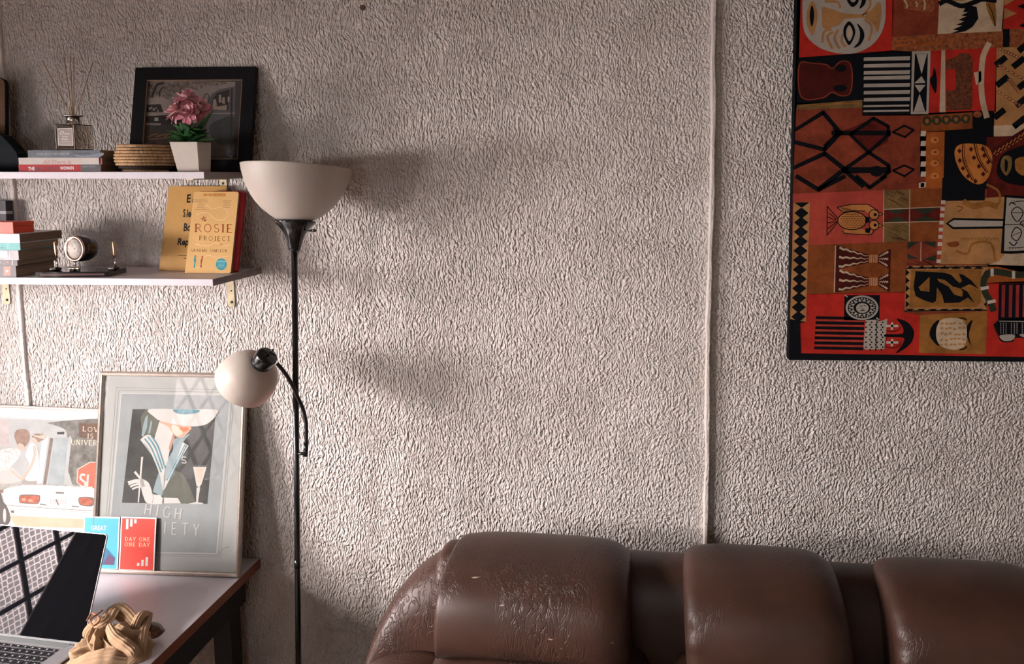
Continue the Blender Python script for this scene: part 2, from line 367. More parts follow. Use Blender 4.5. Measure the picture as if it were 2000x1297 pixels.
# ------------------------------------------------------------------ wall shelves
ZL, ZU, SD = 1.6100, 1.8835, .25
melamine = mat('white_melamine', (.60, .58, .62), .38, var=.03, vscale=60)
edge_m = mat('brown_grey_edge_band', (.20, .165, .16), .5, var=.2, vscale=60, stretch=(1, .1, 1))
brass_s = mat('yellowed_steel', (.42, .36, .24), .45, .3, var=.2, vscale=40)
hole_m = mat('dark_screw', (.015, .012, .01), .5)
def shelf(zt, xr, brs, label, rot):
    t = thing('wall_shelf', label, 'shelf', (XL+.3, 0, zt-.017))
    m = MB(); x0 = XL+.3
    m.prism([(x0, -.249), (xr, -.249), (xr+.004, -.001), (x0, -.001)], zt-.017, zt, melamine); 
    m.build('shelf_board', t)
    m = MB(); m.prism([(xr, -.249), (xr+.0012, -.249), (xr+.0052, -.001), (xr+.004, -.001)], zt-.0172, zt+.0002, edge_m); m.build('edge_band', t)
    for bxp in brs:
        m = MB(); w = .0105; zb = zt-.0175
        m.prism(spline([(bxp-w, zb), (bxp-w, zb-.05), (bxp-w, zb-.088), (bxp-w*.6, zb-.096), (bxp+w*.6, zb-.096), (bxp+w, zb-.088), (bxp+w, zb-.05), (bxp+w, zb)], False, 3), 0, 1, brass_s)
        m.v = [Vector((p.x, -.0012-.0025*p.z, p.y)) for p in m.v]
        m.box(bxp-w, bxp+w, -.17, -.001, zb-.0030, zb-.0002, brass_s)
        b = m.build('bracket', t)
        for k, r in ((.014, .0036), (.050, .0022), (.083, .0040)):
            s_ = MB(); s_.lathe([(0, .0006), (r*.6, .0012), (r, .0006), (r, -.001)], (bxp+.002*(k > .04), -.0040, zb-k), (0, -1, 0), hole_m, 12); s_.build('screw', b)
    return t
pl = at(452, 575, 0).x; pl0 = at(15, 590, 0).x
shelf(ZL, -1.0745, (pl0, pl), 'lower white wall shelf on steel brackets, holding the desk clock', 0)
shelf(ZU, -1.083, (pl0-.02, at(437, 358, 0).x), 'upper white wall shelf, holding the black frame and flower pot', 0)

# ------------------------------------------------------------------ desk
ZD = .731
desk_top_m = mat('white_desk_laminate', (.62, .59, .62), .32, var=.02, vscale=40)
desk_edge_m = mat('red_brown_edge_band', (.17, .055, .028), .5, var=.25, vscale=80, stretch=(1, 1, 8))
dark_wood = mat('black_brown_wood', (.010, .009, .010), .5, var=.3, vscale=20, stretch=(1, 1, .2))
t = thing('desk', 'white-topped desk with a red-brown edge and black legs, against the wall', 'desk', (-1.7, -.35, 0))
DXR0, DXR1 = -1.112, -1.140
m = MB(); dy = -.95
m.prism([(XL+.06, dy), (DXR1, dy), (DXR0, -.004), (XL+.06, -.004)], ZD-.026, ZD, desk_top_m); m.build('desktop', t)
m = MB(); m.prism([(DXR1, dy), (DXR1+.0015, dy), (DXR0+.0015, -.004), (DXR0, -.004)], ZD-.027, ZD+.0002, desk_edge_m); m.build('edge_band', t)
m = MB(); m.prism([(DXR1-.025, dy+.04), (DXR1-.005, dy+.04), (DXR0-.035, -.03), (DXR0-.055, -.03)], ZD-.12, ZD-.0262, dark_wood); m.box(XL+.1, DXR1-.03, dy+.04, dy+.06, ZD-.12, ZD-.0262, dark_wood)
m.box(XL+.1, DXR1-.06, -.05, -.03, ZD-.12, ZD-.0262, dark_wood); m.build('apron', t)
for x, y in ((DXR1-.085, dy+.065), (DXR0-.10, -.10), (XL+.1, dy+.065), (XL+.1, -.10)):
    m = MB(); m.box(x, x+.055, y-.0, y+.055, 0, ZD-.0265, dark_wood); m.build('leg', t, bevel=.002)

# ------------------------------------------------------------------ sofa
def leather(name, scratches=False):
    if name in MATS: return MATS[name]
    mt = bpy.data.materials.new(name); mt.use_nodes = True; nt = mt.node_tree; N = nt.nodes; L = nt.links; b = N['Principled BSDF']
    tc = N.new('ShaderNodeTexCoord')
    n = N.new('ShaderNodeTexNoise'); n.inputs['Scale'].default_value = 6; n.inputs['Detail'].default_value = 6; L.new(tc.outputs['Object'], n.inputs['Vector'])
    r = N.new('ShaderNodeValToRGB'); r.color_ramp.elements[0].position = .3; r.color_ramp.elements[1].position = .75
    r.color_ramp.elements[0].color = (.036, .0175, .0118, 1); r.color_ramp.elements[1].color = (.070, .032, .021, 1); L.new(n.outputs[0], r.inputs[0])
    mp = N.new('ShaderNodeMapping'); mp.inputs['Scale'].default_value = (1, 1, .28); L.new(tc.outputs['Object'], mp.inputs['Vector'])
    wr = N.new('ShaderNodeTexNoise'); wr.inputs['Scale'].default_value = 46; wr.inputs['Detail'].default_value = 3; wr.inputs['Distortion'].default_value = 1.6; L.new(mp.outputs[0], wr.inputs['Vector'])
    wr2 = N.new('ShaderNodeTexNoise'); wr2.inputs['Scale'].default_value = 5; L.new(tc.outputs['Object'], wr2.inputs['Vector'])
    rr = N.new('ShaderNodeValToRGB'); rr.color_ramp.elements[0].position = .44 if scratches else .5; rr.color_ramp.elements[1].position = .66; L.new(wr2.outputs[0], rr.inputs[0])
    rd = N.new('ShaderNodeMath'); rd.operation = 'PINGPONG'; rd.inputs[1].default_value = .5; L.new(wr.outputs[0], rd.inputs[0])
    rm = N.new('ShaderNodeMath'); rm.operation = 'SUBTRACT'; rm.inputs[0].default_value = .5; 
    ab = N.new('ShaderNodeMath'); ab.operation = 'SUBTRACT'; ab.inputs[1].default_value = .5; L.new(wr.outputs[0], ab.inputs[0])
    ab2 = N.new('ShaderNodeMath'); ab2.operation = 'ABSOLUTE'; L.new(ab.outputs[0], ab2.inputs[0])
    cre = N.new('ShaderNodeValToRGB'); cre.color_ramp.elements[0].position = 0; cre.color_ramp.elements[1].position = .06; cre.color_ramp.interpolation = 'EASE'; L.new(ab2.outputs[0], cre.inputs[0])
    mul = N.new('ShaderNodeMath'); mul.operation = 'MULTIPLY'; L.new(cre.outputs[0], mul.inputs[0]); L.new(rr.outputs[0], mul.inputs[1])
    fine = N.new('ShaderNodeTexVoronoi'); fine.inputs['Scale'].default_value = 520; L.new(tc.outputs['Object'], fine.inputs['Vector'])
    ad = N.new('ShaderNodeMath'); ad.operation = 'MULTIPLY_ADD'; ad.inputs[1].default_value = .12; L.new(fine.outputs[0], ad.inputs[0]); L.new(mul.outputs[0], ad.inputs[2])
    bp = N.new('ShaderNodeBump'); bp.inputs['Strength'].default_value = .55; bp.inputs['Distance'].default_value = .0022; L.new(ad.outputs[0], bp.inputs['Height'])
    L.new(bp.outputs[0], b.inputs['Normal'])
    if scratches:                                   # pale scuffs where the leather has cracked
        mp2 = N.new('ShaderNodeMapping'); mp2.inputs['Scale'].default_value = (.35, 1, 2.2); mp2.inputs['Rotation'].default_value = (0, .25, 0); L.new(tc.outputs['Object'], mp2.inputs['Vector'])
        v = N.new('ShaderNodeTexNoise'); v.inputs['Scale'].default_value = 60; v.inputs['Detail'].default_value = 1; L.new(mp2.outputs[0], v.inputs['Vector'])
        vr = N.new('ShaderNodeValToRGB'); vr.color_ramp.elements[0].position = .765; vr.color_ramp.elements[1].position = .79; L.new(v.outputs[0], vr.inputs[0])
        mx = N.new('ShaderNodeMix'); mx.data_type = 'RGBA'; L.new(vr.outputs[0], mx.inputs[0]); L.new(r.outputs[0], mx.inputs[6]); mx.inputs[7].default_value = (.32, .24, .19, 1)
        L.new(mx.outputs[2], b.inputs['Base Color'])
    else: L.new(r.outputs[0], b.inputs['Base Color'])
    b.inputs['Roughness'].default_value = .42; b.inputs['Specular IOR Level'].default_value = .42
    MATS[name] = mt; return mt
LE, LE2 = leather('brown_leather'), leather('cracked_brown_leather', True)
SF = LF((-.66, -.045, 0), -3.8)        # sofa frame: u along the back, w out into the room
def su(px, py, w): return SF.uv(px, py, w)
sofa = thing('sofa', 'brown leather sofa with plump overstuffed back cushions, standing against the wall', 'sofa', SF(1.05, 0, .45))
def profile(z0, pts):  # closed section in (w, z): list of (w, dz)
    return [(w, z0+dz) for w, dz in pts]
def cushion(name, u0, u1, z0, sec, mt, rl=.05, rr=.05, skew=(0, 0), nu=44, zsc=.03, wrinkle=0.0):
    """sec: closed list of (w, dz) of the fullest section; ends round in by rl / rr"""
    m = MB(SF); sec = spline(sec, True, 6); cw = sum(p[0] for p in sec)/len(sec); cz = sum(p[1] for p in sec)/len(sec); L_ = u1-u0
    zmax = max(p[1] for p in sec); zmin = min(p[1] for p in sec)
    def fn(a, b):
        # b along the length with dense ends
        tt = .5-.5*math.cos(PI*b); u = u0+L_*tt
        k = 1.0
        dl, dr = u-u0, u1-u
        def rnd(d, r): return 1.0 if d >= r else math.sqrt(max(0, 1-((r-d)/r)**2))
        kl, kr = rnd(dl, rl), rnd(dr, rr)
        e = min(kl, kr); k = .80+.20*e if e > 0 else .80
        bow = 1-.05*(2*tt-1)**4
        i = int(a*len(sec)) % len(sec); w, dz = sec[i]
        fz = (zmax-dz)/(zmax-zmin)
        sk = (skew[0]*(1-tt)+skew[1]*tt)*fz
        gather = 0.0
        if wrinkle and dl < .05: gather = wrinkle*math.sin(i*2.1+math.sin(i*.7)*2)*(1-dl/.05)
        return (u+sk, cz*1.0+(dz-cz)*k*1.0+z0 - zsc*(2*tt-1)**4 + (fn_bulge(tt)), cw+(w-cw)*(k*bow)+gather)
    def fn_bulge(tt): return 0.0
    m.grid(fn, len(sec), nu, mt, cu=True)
    n = len(sec); k0 = 0; m.f.append(list(range(n))[::-1]); m.f.append([n*(nu-1)+i for i in range(n)]); m.mi += [0, 0]; m.sm += [True, True]
    return m.build(name, sofa)
# heights and widths
zc1 = at(1040, 1041, SF(.43, 0, .19).y).z-.018; zc2 = at(1480, 1063, SF(.9, 0, .19).y).z-.018; zc3 = at(1900, 1089, SF(1.3, 0, .19).y).z-.018
head = [(.35, -.212), (.400, -.188), (.404, -.12), (.372, -.050), (.285, -.008), (.18, 0), (.10, -.03), (.065, -.11), (.09, -.21), (.22, -.22)]
u1a = su(858, 1130, .33)[0]; u1b = su(1226, 1150, .30)[0]
u2a = su(1334, 1130, .30)[0]; u2b = su(1648, 1150, .30)[0]
u3a = su(1733, 1140, .30)[0]; u3b = u3a+(u2b-u2a)*1.08
cushion('back_cushion', u1a, u1b, zc1, head, LE2, .012, .075, (0.0, 0.01), zsc=.015)
cushion('back_cushion', u2a, u2b, zc2, head, LE, .030, .075, (.012, .02), zsc=.016, wrinkle=.006)
cushion('back_cushion', u3a, u3b, zc3, head, LE, .030, .075, (.012, .02), zsc=.016, wrinkle=.006)
# padded back running behind the cushions
zb = at(1270, 1078, SF(.68, 0, .16).y).z-.014
core = [(.16, -.62), (.22, -.45), (.255, -.25), (.245, -.10), (.205, -.018), (.15, 0), (.09, -.02), (.05, -.10), (.04, -.35), (.04, -.62), (.10, -.66)]
UE = u3b+.12
cushion('backrest', u1a-.06, UE, zb, core, LE, .03, .05, (0, 0), nu=70, zsc=0.0)
# seam piping down the edges
for uu, dzz, k in ((u1a, zc1, 0), (u2a, zc2, 1), (u3a, zc3, 1)):
    sp = spline(head, True, 5)[2:26]
    m = MB(SF); m.tube([(uu+(.004 if k == 0 else .012)+(.012*k*(-q[1]/.2)), dzz+q[1]*(.995)-(.024 if k == 0 else .05)*(1 if True else 0), q[0]*(.93 if k == 0 else .90)+.004) for q in sp], .0028 if k == 0 else .0022, LE, 8); 
    if k == 0: m.build('piping', sofa)
# rolled arm at the left end, bending forward
def arm(u_sign, ub):
    m = MB(SF)
    def fn(a, b):
        th = PI*(a*1.0)          # over the roll: from inside (0) to outside (PI)
        return None
    # swept roll: path from behind the first cushion forward and down
    path = [(ub+.10*u_sign*-1, .84, .15), (ub+-.045*u_sign, .835, .22), (ub, .79, .34), (ub+.02*u_sign, .73, .48), (ub+.02*u_sign, .68, .64), (ub+.0, .64, .80), (ub, .60, .90)]
    rad = [.10, .12, .15, .165, .165, .155, .10]
    path = spline(path, False, 6); rad = [r[0] for r in spline([(r,) for r in rad], False, 6)]
    seg = 40; vs = []; fs = []
    for i, p in enumerate(path):
        a_, b_ = path[max(0, i-1)], path[min(len(path)-1, i+1)]; t_ = Vector(b_)-Vector(a_); t_.normalize()
        n1 = Vector((1, 0, 0)); n1 = (n1-t_*n1.dot(t_)).normalized(); n2 = t_.cross(n1)
        for k in range(seg):
            q = 2*PI*k/seg; c, s_ = math.cos(q), math.sin(q)
            vs.append(Vector(p)+(n1*c*.92+n2*s_)*rad[i]*(1+.02*math.sin(5*q+i)))
    for i in range(len(path)-1):
        for k in range(seg):
            k2 = (k+1) % seg; fs.append((i*seg+k, i*seg+k2, (i+1)*seg+k2, (i+1)*seg+k))
    fs += [tuple(range(seg-1, -1, -1)), tuple((len(path)-1)*seg+k for k in range(seg))]
    m.add(vs, fs, LE, True)
    return m.build('armrest', sofa)
ubL = su(707, 1297, .40)[0]+.155
ARMU = ubL
# left end of the back: a dome falling away to the arm
def dome(ua, ub, z0, nu=46):
    """ub: where it meets the back; ua: outermost point"""
    m = MB(SF); sec = spline([(w, z) for w, z in core], True, 6); L_ = ub-ua
    def fn(a, b):
        ph = (1-b)*PI/2*.985            # b=1 at ub
        u = ub-L_*math.sin(ph); k = math.cos(ph)**.80
        i = int(a*len(sec)) % len(sec); w, dz = sec[i]
        zc = -.42
        wc = .20
        top = dz if dz > zc else dz
        return (u, z0+zc+(dz-zc)*(k if dz > zc else 1.0), wc+(w-wc)*(.6+.6*k)+.10*(1-k))
    m.grid(fn, len(sec), nu, LE, cu=True)
    return m.build('back_corner', sofa)
uA = su(706, 1297, .26)[0]
dome(uA, u1a+.03, zb-.016)
def front_roll(ub, s_):
    m = MB(SF); zt = .66; 
    prof = spline([(-.13, .08), (-.15, .35), (-.16, .52), (-.12, .63), (0, .67), (.11, .64), (.14, .52), (.12, .35), (.11, .08)], False, 4)
    n = len(prof)
    def fn(a, b):
        i = int(round(a*(n-1))); q = prof[i]; w = .26+.66*b; e = 1-.35*max(0, (b-.85)/.15)**2
        return (ub+q[0]*e, .08+(q[1]-.08)*(1-.05*max(0, (b-.85)/.15)**2), w)
    m.grid(fn, n, 24, LE); k = len(m.v)
    m.f.append([n*23+i for i in range(n)]); m.mi.append(0); m.sm.append(False); m.f.append([i for i in range(n)][::-1]); m.mi.append(0); m.sm.append(False)
    return m.build('armrest', sofa)
front_roll(uA+.15, 1); front_roll(UE+.08, -1)
# lower lumbar cushions, seat cushions, base and feet (below the photo's edge)
lum = [(.30, -.31), (.41, -.29), (.455, -.16), (.44, -.05), (.39, -.008), (.28, .0), (.15, -.02), (.12, -.15), (.15, -.28)]
for a, b, z in ((u1a, u1b+.02, zc1-.208), (u2a+.0, u2b+.03, zc2-.208), (u3a, u3b, zc3-.208)):
    cushion('lumbar_cushion', a-.02, b+.03, z, lum, LE, .05, .05, nu=30)
seat = [(.30, -.16), (.60, -.17), (.88, -.15), (.92, -.08), (.88, -.01), (.60, .01), (.32, .0), (.28, -.08)]
w3 = (UE-.07-(uA+.28))/3
for k in range(3): cushion('seat_cushion', uA+.28+w3*k+.004, uA+.28+w3*(k+1)-.004, .45, seat, LE, .04, .04, nu=24, zsc=.01)
m = MB(SF); m.prism([(uA+.06, .08), (UE+.15, .08), (UE+.15, .285), (uA+.06, .285)], .06, .86, LE); m.build('base', sofa, bevel=.02)
for u in (uA+.12, UE+.08):
    for w in (.12, .80): m = MB(SF); m.prism(ell(u, .2, .001, .001), 0, 0, dark_wood) if False else m.box(u-.03, u+.03, 0, .082, w-.03, w+.03, dark_wood); m.build('leg', sofa)

# ------------------------------------------------------------------ floor lamp
black_m = mat('black_enamel', (.006, .007, .008), .22, coat=.5)
rubber_m = mat('black_ribbed_metal', (.012, .012, .013), .42)
frost = mat('frosted_white_shade', (.47, .43, .375), .45, transl=.3, bump=.25, bscale=900, bdist=.0006, sss=.12)
BP = at(575, 492, -.175); BQ = at(583, 1297, -.175)
axis = (BP-BQ).normalized(); base_pt = BQ+axis*(-(BQ.z)/axis.z)
lamp = thing('floor_lamp', 'black floor lamp with a white bowl shade and small reading shade on an arm', 'floor lamp', (base_pt.x, base_pt.y, 0))
up = (axis+Vector((.0, .095, 0))).normalized()
m = MB(); m.lathe([(0, 0), (.13, 0), (.135, .008), (.13, .02), (.05, .03), (.02, .045), (0, .045)], (base_pt.x, base_pt.y, 0), (0, 0, 1), black_m, 40); m.build('base', lamp)
m = MB(); m.tube([base_pt+axis*.04, BP+axis*.01], .0078, black_m, 20); m.build('pole', lamp)
m = MB(); m.tube([at(581, 1100, -.175)-axis*.012, at(581, 1100, -.175)+axis*.012], .0086, black_m, 20); m.build('pole_joint', lamp)
sc_ = 1/1500.0*(BP-CAM).dot(FWD)     # metres per pixel at the lamp
cone = [(0, -.002), (10, 0), (12, 8), (15, 22), (20, 35), (28, 47), (37.5, 56), (38.5, 58), (38.5, 61), (0, 61)]
m = MB(); m.lathe([(r*sc_, h*sc_) for r, h in cone], BP, up, black_m, 48); m.build('lamp_socket_cup', lamp)
bp = BP+up*61*sc_
bowl = [(0, 0), (30, .5), (37, 3), (48, 10), (62, 21), (76, 37), (87, 55), (95, 75), (100, 92), (102, 103), (102.4, 105), (101, 105.4), (99, 103), (96.5, 92), (91, 75), (83, 56), (72, 39), (59, 24), (46, 14), (30, 5), (0, 4)]
m = MB(); m.lathe([(r*sc_, h*sc_) for r, h in bowl], bp, up, frost, 72); bw = m.build('bowl_shade', lamp)
q = at(502, 396, -.175-.055)
m = MB(); bc = bp+up*.05; dirq = Vector((q.x-bp.x, q.y-bp.y, 0)).normalized()
m2 = mat('chip_mark', (.08, .05, .04), .8)
th = math.atan2(-1, -.85); rr_ = 79*sc_; cc = bp+up*40*sc_
e = Vector((math.cos(th), math.sin(th), 0)); tn = Vector((-e.y, e.x, 0))
m.add([cc+e*(rr_+.0022)+tn*a+Vector((0, 0, b)) for a, b in ((-.004, -.001), (.004, -.0015), (.001, .0018))], [(0, 1, 2)], m2); m.build('chip', bw)
sw = BP+up*42*sc_
m = MB(); sd = Vector((.93, -.36, .02)).normalized(); m.tube([sw+sd*.012, sw+sd*.060], .0021, black_m, 10); m.tube([sw+sd*.053, sw+sd*.072], .0034, black_m, 12); m.build('switch', lamp)
# reading light on its gooseneck
cl = at(592, 886, -.182)
m = MB(); m.tube([at(581, 886, -.175)-Vector((.006, 0, 0)), at(598, 886, -.185)], .0045, black_m, 12); m.tube([at(597, 891, -.185), at(598, 864, -.185)], .0062, black_m, 14); m.build('arm_clamp', lamp)
gp = [at(598, 866, -.185), at(598, 830, -.186), at(592, 800, -.190), at(581, 775, -.202), at(567, 745, -.215), at(553, 724, -.228), at(541, 710, -.236)]
gp = spline([tuple(p) for p in gp], False, 26); m = MB(); m.tube(gp, [.0046+.0007*(i % 2) for i in range(len(gp))], rubber_m, 12); m.build('gooseneck', lamp)
sh = at(487, 735, -.215)
sa = (at(536, 680, -.254)-sh).normalized()      # from shade towards its cap
capc = sh+sa*.060
scp = 1/1500.0*(sh-CAM).dot(FWD)
R_ = 57*scp
dome_p = [(0, .060), (.018, .0595), (.030, .056), (.045, .046), (.058, .032), (.067, .015), (.0712, -.005), (.0725, -.028), (.0722, -.030), (.0700, -.028), (.0685, -.005), (.0645, .013), (.056, .029), (.044, .043), (.029, .053), (0, .056)]
k_ = R_/.0725
m = MB(); m.lathe([(r*k_, h*k_) for r, h in dome_p], sh, sa, frost, 64); m.build('reading_shade', lamp)
m = MB(); m.lathe([(0, .044), (.024, .046), (.0265, .052), (.0275, .060), (.0275, .092), (.0262, .096), (.021, .0985), (0, .099)], sh, sa, black_m, 40); cap = m.build('reading_socket', lamp)
tp = sh+sa*.099
kb = MB(); kb.tube([tp, tp+sa*.006+Vector((.002, -.001, .004))], .003, black_m, 10); kb.tube([tp+sa*.005+Vector((.002, 0, .003)), tp+sa*.016+Vector((.006, -.002, .006))], .0024, black_m, 10); kb.build('turn_switch', cap)
# ------------------------------------------------------------------ books lying flat
paper = mat('page_edges', (.30, .225, .17), .85, var=.22, vscale=14, stretch=(.3, .3, 90), bump=.5, bscale=14, bdist=.0006)
def inks(): pass
white_ink = mat('white_ink', (.72, .72, .70), .5); black_ink = mat('black_ink', (.012, .012, .012), .5, spec=.2); red_ink = mat('dull_red_ink', (.42, .16, .12), .5)
grey_ink = mat('grey_ink', (.30, .31, .32), .5); dark_red_ink = mat('maroon_ink', (.14, .01, .015), .5)
def flat_book(name, label, px, Yf, z0, z1, depth, cov, group, yaw=0.0, spine=None, soft=True, end=None, pages=None):
    """px: left and right pixel of the spine; lies flat, spine to the room"""
    xl = at(px[0], 400, Yf).x; xr = at(px[1], 400, Yf).x; W = xr-xl; H_ = z1-z0
    fr = LF((xl, Yf, z0), yaw)
    t = thing(name, label, 'book', fr(W/2, 0, -depth/2), group)
    m = MB(fr); c = .0011; r = .0016
    prof = [(0, 0), (0, H_), ]
    m.prism([(0, 0), (W, 0), (W, H_), (0, H_)], -c, 0, cov)
    m.prism([(0, 0), (W, 0), (W, c), (0, c)], -depth, -c, cov); m.prism([(0, H_-c), (W, H_-c), (W, H_), (0, H_)], -depth, -c, cov)
    if spine: spine(Print(m, fr), W, H_)
    m.build('cover', t)
    p = MB(fr); ins = .0006 if soft else .003
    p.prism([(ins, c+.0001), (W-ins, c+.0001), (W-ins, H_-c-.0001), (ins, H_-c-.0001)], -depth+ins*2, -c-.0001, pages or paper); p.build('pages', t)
    return t
T1 = (0, 120, 1466/260)   # crop of the upper left corner
def P1(p, t=T1): p.x0, p.y0, p.sc = t; return p
red_cov = mat('glossy_red_cover', (.38, .012, .016), .5, spec=.2); white_cov = mat('ivory_cover', (.50, .46, .42), .5, var=.06, vscale=30)
blue_cov = mat('slate_blue_cover', (.085, .105, .13), .45, var=.25, vscale=25)
YB_ = -.236
def zpx(y, Y=YB_, x=120): return at(x, y, Y).z
def s_red(P, W, H_):
    P1(P); type_text(P, 'THE', (312, 1201), (384, 1199), 38, white_ink, bold=.02); type_text(P, 'SMART MONEY', (396, 1198), (652, 1194), 34, dark_red_ink, bold=.02); type_text(P, 'WOMAN', (664, 1194), (812, 1190), 36, white_ink, bold=.02)
    P.poly([(888, 1135), (1112, 1135), (1112, 1215), (888, 1215)], mat('black_cover', (.018, .017, .018), .35), 1); type_text(P, 'ARESE UGWU', (900, 1166), (1050, 1163), 16, grey_ink)
def s_white(P, W, H_):
    P1(P); type_text(P, 'All There Is', (470, 1130), (785, 1125), 42, red_ink, shear=.25)
    P.poly([(1106, 1062), (1125, 1062), (1125, 1135), (1106, 1135)], mat('deep_red_cover', (.28, .015, .015), .4), 1)
def s_blue(P, W, H_):
    P1(P); type_text(P, 'WHEN BREATH BECOMES AIR', (402, 1032), (765, 1026), 22, mat('pale_blue_ink', (.36, .40, .44), .5), bold=.01); type_text(P, 'PAUL KALANITHI', (805, 1024), (985, 1020), 18, black_ink)
    P.poly(spline([(820, 1020), (900, 1040), (1000, 1030), (1130, 1005), (1125, 1040), (1000, 1052), (860, 1050)]), mat('blue_feather', (.16, .19, .23), .5), 1)
G1 = 'books lying flat on the upper shelf'
za, zb_, zc_ = ZU+.0003, ZU+.0190, ZU+.0365
flat_book('book', 'red paperback with a white and maroon spine title, lowest book on the upper shelf', (42, 198), YB_, za, zb_-.0003, .125, red_cov, G1, spine=s_red)
flat_book('book', 'ivory paperback with red script on its spine, between red and slate blue books', (43, 199), YB_-.001, zb_, zc_-.0003, .128, white_cov, G1, spine=s_white)
flat_book('book', 'slate blue book directly under the glass diffuser bottle', (62, 203), YB_-.001, zc_, zc_+.0188, .128, blue_cov, G1, spine=s_blue)
ZT = zc_+.0190
# reed diffuser
glass = thin_glass('clear_bottle_glass', (.88, .85, .81), .02, 1.75)
chrome = mat('polished_metal', (.72, .70, .68), .12, 1.0)
gold = mat('polished_gold', (.70, .42, .22), .18, 1.0)
reed_m = mat('tan_reed', (.50, .37, .26), .7)
bfr = LF(at(110, 291, -.215), -9); bfr.o.z = ZT+.0002
s = .058; bx, by = s, s; hb = .0665
df = thing('reed_diffuser', 'clear square glass diffuser bottle with a metal collar and printed label, on the book stack', 'diffuser', bfr(s/2, 0, -s/2))
m = MB(bfr); m.prism([(0, 0), (s, 0), (s, hb), (0, hb)], -s, 0, glass); i_ = .0045
m.add([(u, v, w) for v in (i_*1.6, hb-i_) for u, w in ((i_, -i_), (s-i_, -i_), (s-i_, -s+i_), (i_, -s+i_))], [(0, 1, 2, 3), (7, 6, 5, 4), (0, 4, 5, 1), (1, 5, 6, 2), (2, 6, 7, 3), (3, 7, 4, 0)], glass)
m.build('bottle', df, recalc=False)
edge_g = mat('painted_edge_glint', (.52, .48, .43), .15, spec=.8); dark_g = mat('dark_glass_rim', (.07, .055, .045), .15, spec=.8)  # bars coloured pale for the clear glass's edge glints, dark along the top
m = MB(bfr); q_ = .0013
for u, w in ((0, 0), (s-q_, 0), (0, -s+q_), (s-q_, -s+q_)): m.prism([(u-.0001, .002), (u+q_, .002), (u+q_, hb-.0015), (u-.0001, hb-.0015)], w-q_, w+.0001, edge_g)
m.prism([(0.0005, .0002), (s-.0005, .0002), (s-.0005, .0045), (.0005, .0045)], -s+.0005, -.0005, mat('thick_glass_foot', (.24, .20, .17), .12, spec=.8, alpha=.75)); m.build('glass_edges', df)
m = MB(bfr)
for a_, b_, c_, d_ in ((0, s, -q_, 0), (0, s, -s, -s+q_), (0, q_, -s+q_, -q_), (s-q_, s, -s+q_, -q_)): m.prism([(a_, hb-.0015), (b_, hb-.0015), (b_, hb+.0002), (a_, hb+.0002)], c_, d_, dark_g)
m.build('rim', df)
bc = bfr(s/2, hb, -s/2)
m = MB(); m.lathe([(0, 0), (.017, 0), (.017, .003), (.0155, .004), (.0155, .020), (.0245, .0215), (.0250, .0235), (.024, .0245), (.006, .0245), (.005, .020), (0, .020)], bc, (0, 0, 1), chrome, 40); m.build('collar', df)
m = MB(bfr); lab = mat('greige_label', (.32, .27, .24), .6); P = Print(m, bfr, *T1, w=.0003)
P.poly([(632, 735), (796, 733), (808, 928), (640, 926)], lab, 0)
for a_, b_ in (((636, 740), (794, 737)), ((794, 737), (804, 926)), ((804, 926), (644, 923)), ((644, 923), (636, 740))): P.line([a_, b_], 6, white_ink, 1)
type_text(P, 'D', (660, 806), (705, 806), 38, white_ink, shear=.3); type_text(P, 'iva', (706, 806), (765, 806), 24, white_ink, shear=.3); type_text(P, 'White', (684, 834), (745, 834), 13, white_ink, bold=.02); type_text(P, 'Flower', (680, 862), (750, 862), 15, white_ink, bold=.03)
P.line([(660, 886), (778, 885)], 3, white_ink, 1); P.line([(662, 912), (780, 911)], 2, white_ink, 1); m.build('label', df)
Yt = bc.y
for k, (px, py, dy) in enumerate(((82, 117, .01), (125, 112, -.01), (137, 110, .0), (144, 111, .012), (182, 120, .0))):
    tip = at(px, py, Yt+dy); a_ = bc+Vector(((tip.x-bc.x)*.03+(k-2)*.0012, dy*.1, .0)); dn = (a_-tip).normalized()
    bot = a_+dn*.045
    bot.x = min(max(bot.x, bc.x-.017), bc.x+.017)
    m = MB(); m.tube([bot+Vector((0, 0, .004)), a_+Vector((0, 0, .02)), tip], .0012, reed_m, 8)
    nm = ['leftmost reed, leaning far left out of the glass diffuser bottle', 'second reed from the left, upright in the diffuser bottle', 'middle reed of five in the diffuser bottle, nearly vertical', 'fourth reed from the left, upright beside the middle one', 'rightmost reed, leaning right out of the glass diffuser bottle'][k]
    tag(m.build('diffuser_reed'), nm, 'reed', 'reeds standing in the diffuser bottle')
# coiled basket
straw = mat('tan_coiled_straw', (.50, .32, .17), .75, var=.35, vscale=160, stretch=(1, 1, .3), bump=.8, bscale=260, bdist=.0015)
dstraw = mat('dark_coiled_straw', (.035, .022, .018), .8)
bk = at(285, 330, -.172); R0 = .0715
t = thing('coiled_basket', 'small round coiled straw basket with tan bands and a dark lower band', 'basket', (bk.x, bk.y, ZU))
zz = [.004, .0118, .0195, .0274, .0352, .0430, .0508, .0586, .0664]; rad = [.050, .0585, .0645, .0675, .0682, .0675, .0655, .0625, .0585]
def coil(k):
    m = MB(); n = 120
    def fn(u, v):
        a = 2*PI*u; b = 2*PI*v; r = .0037*(1+.09*math.sin(a*44+k)); z = zz[k]+.0003
        return (bk.x+(rad[k]+r*math.cos(b))*math.cos(a), bk.y+(rad[k]+r*math.cos(b))*math.sin(a), ZU+z+r*.97*math.sin(b))
    m.grid(fn, n*2, 11, straw if k not in (1,) else dstraw, cu=True); return m
bm_ = MB()
for k in range(9):
    c_ = coil(k); 
    kk = len(bm_.v); bm_.v += c_.v; ii = bm_.m(c_.mats[0]); bm_.f += [[a+kk for a in f] for f in c_.f]; bm_.mi += [ii]*len(c_.f); bm_.sm += [True]*len(c_.f)
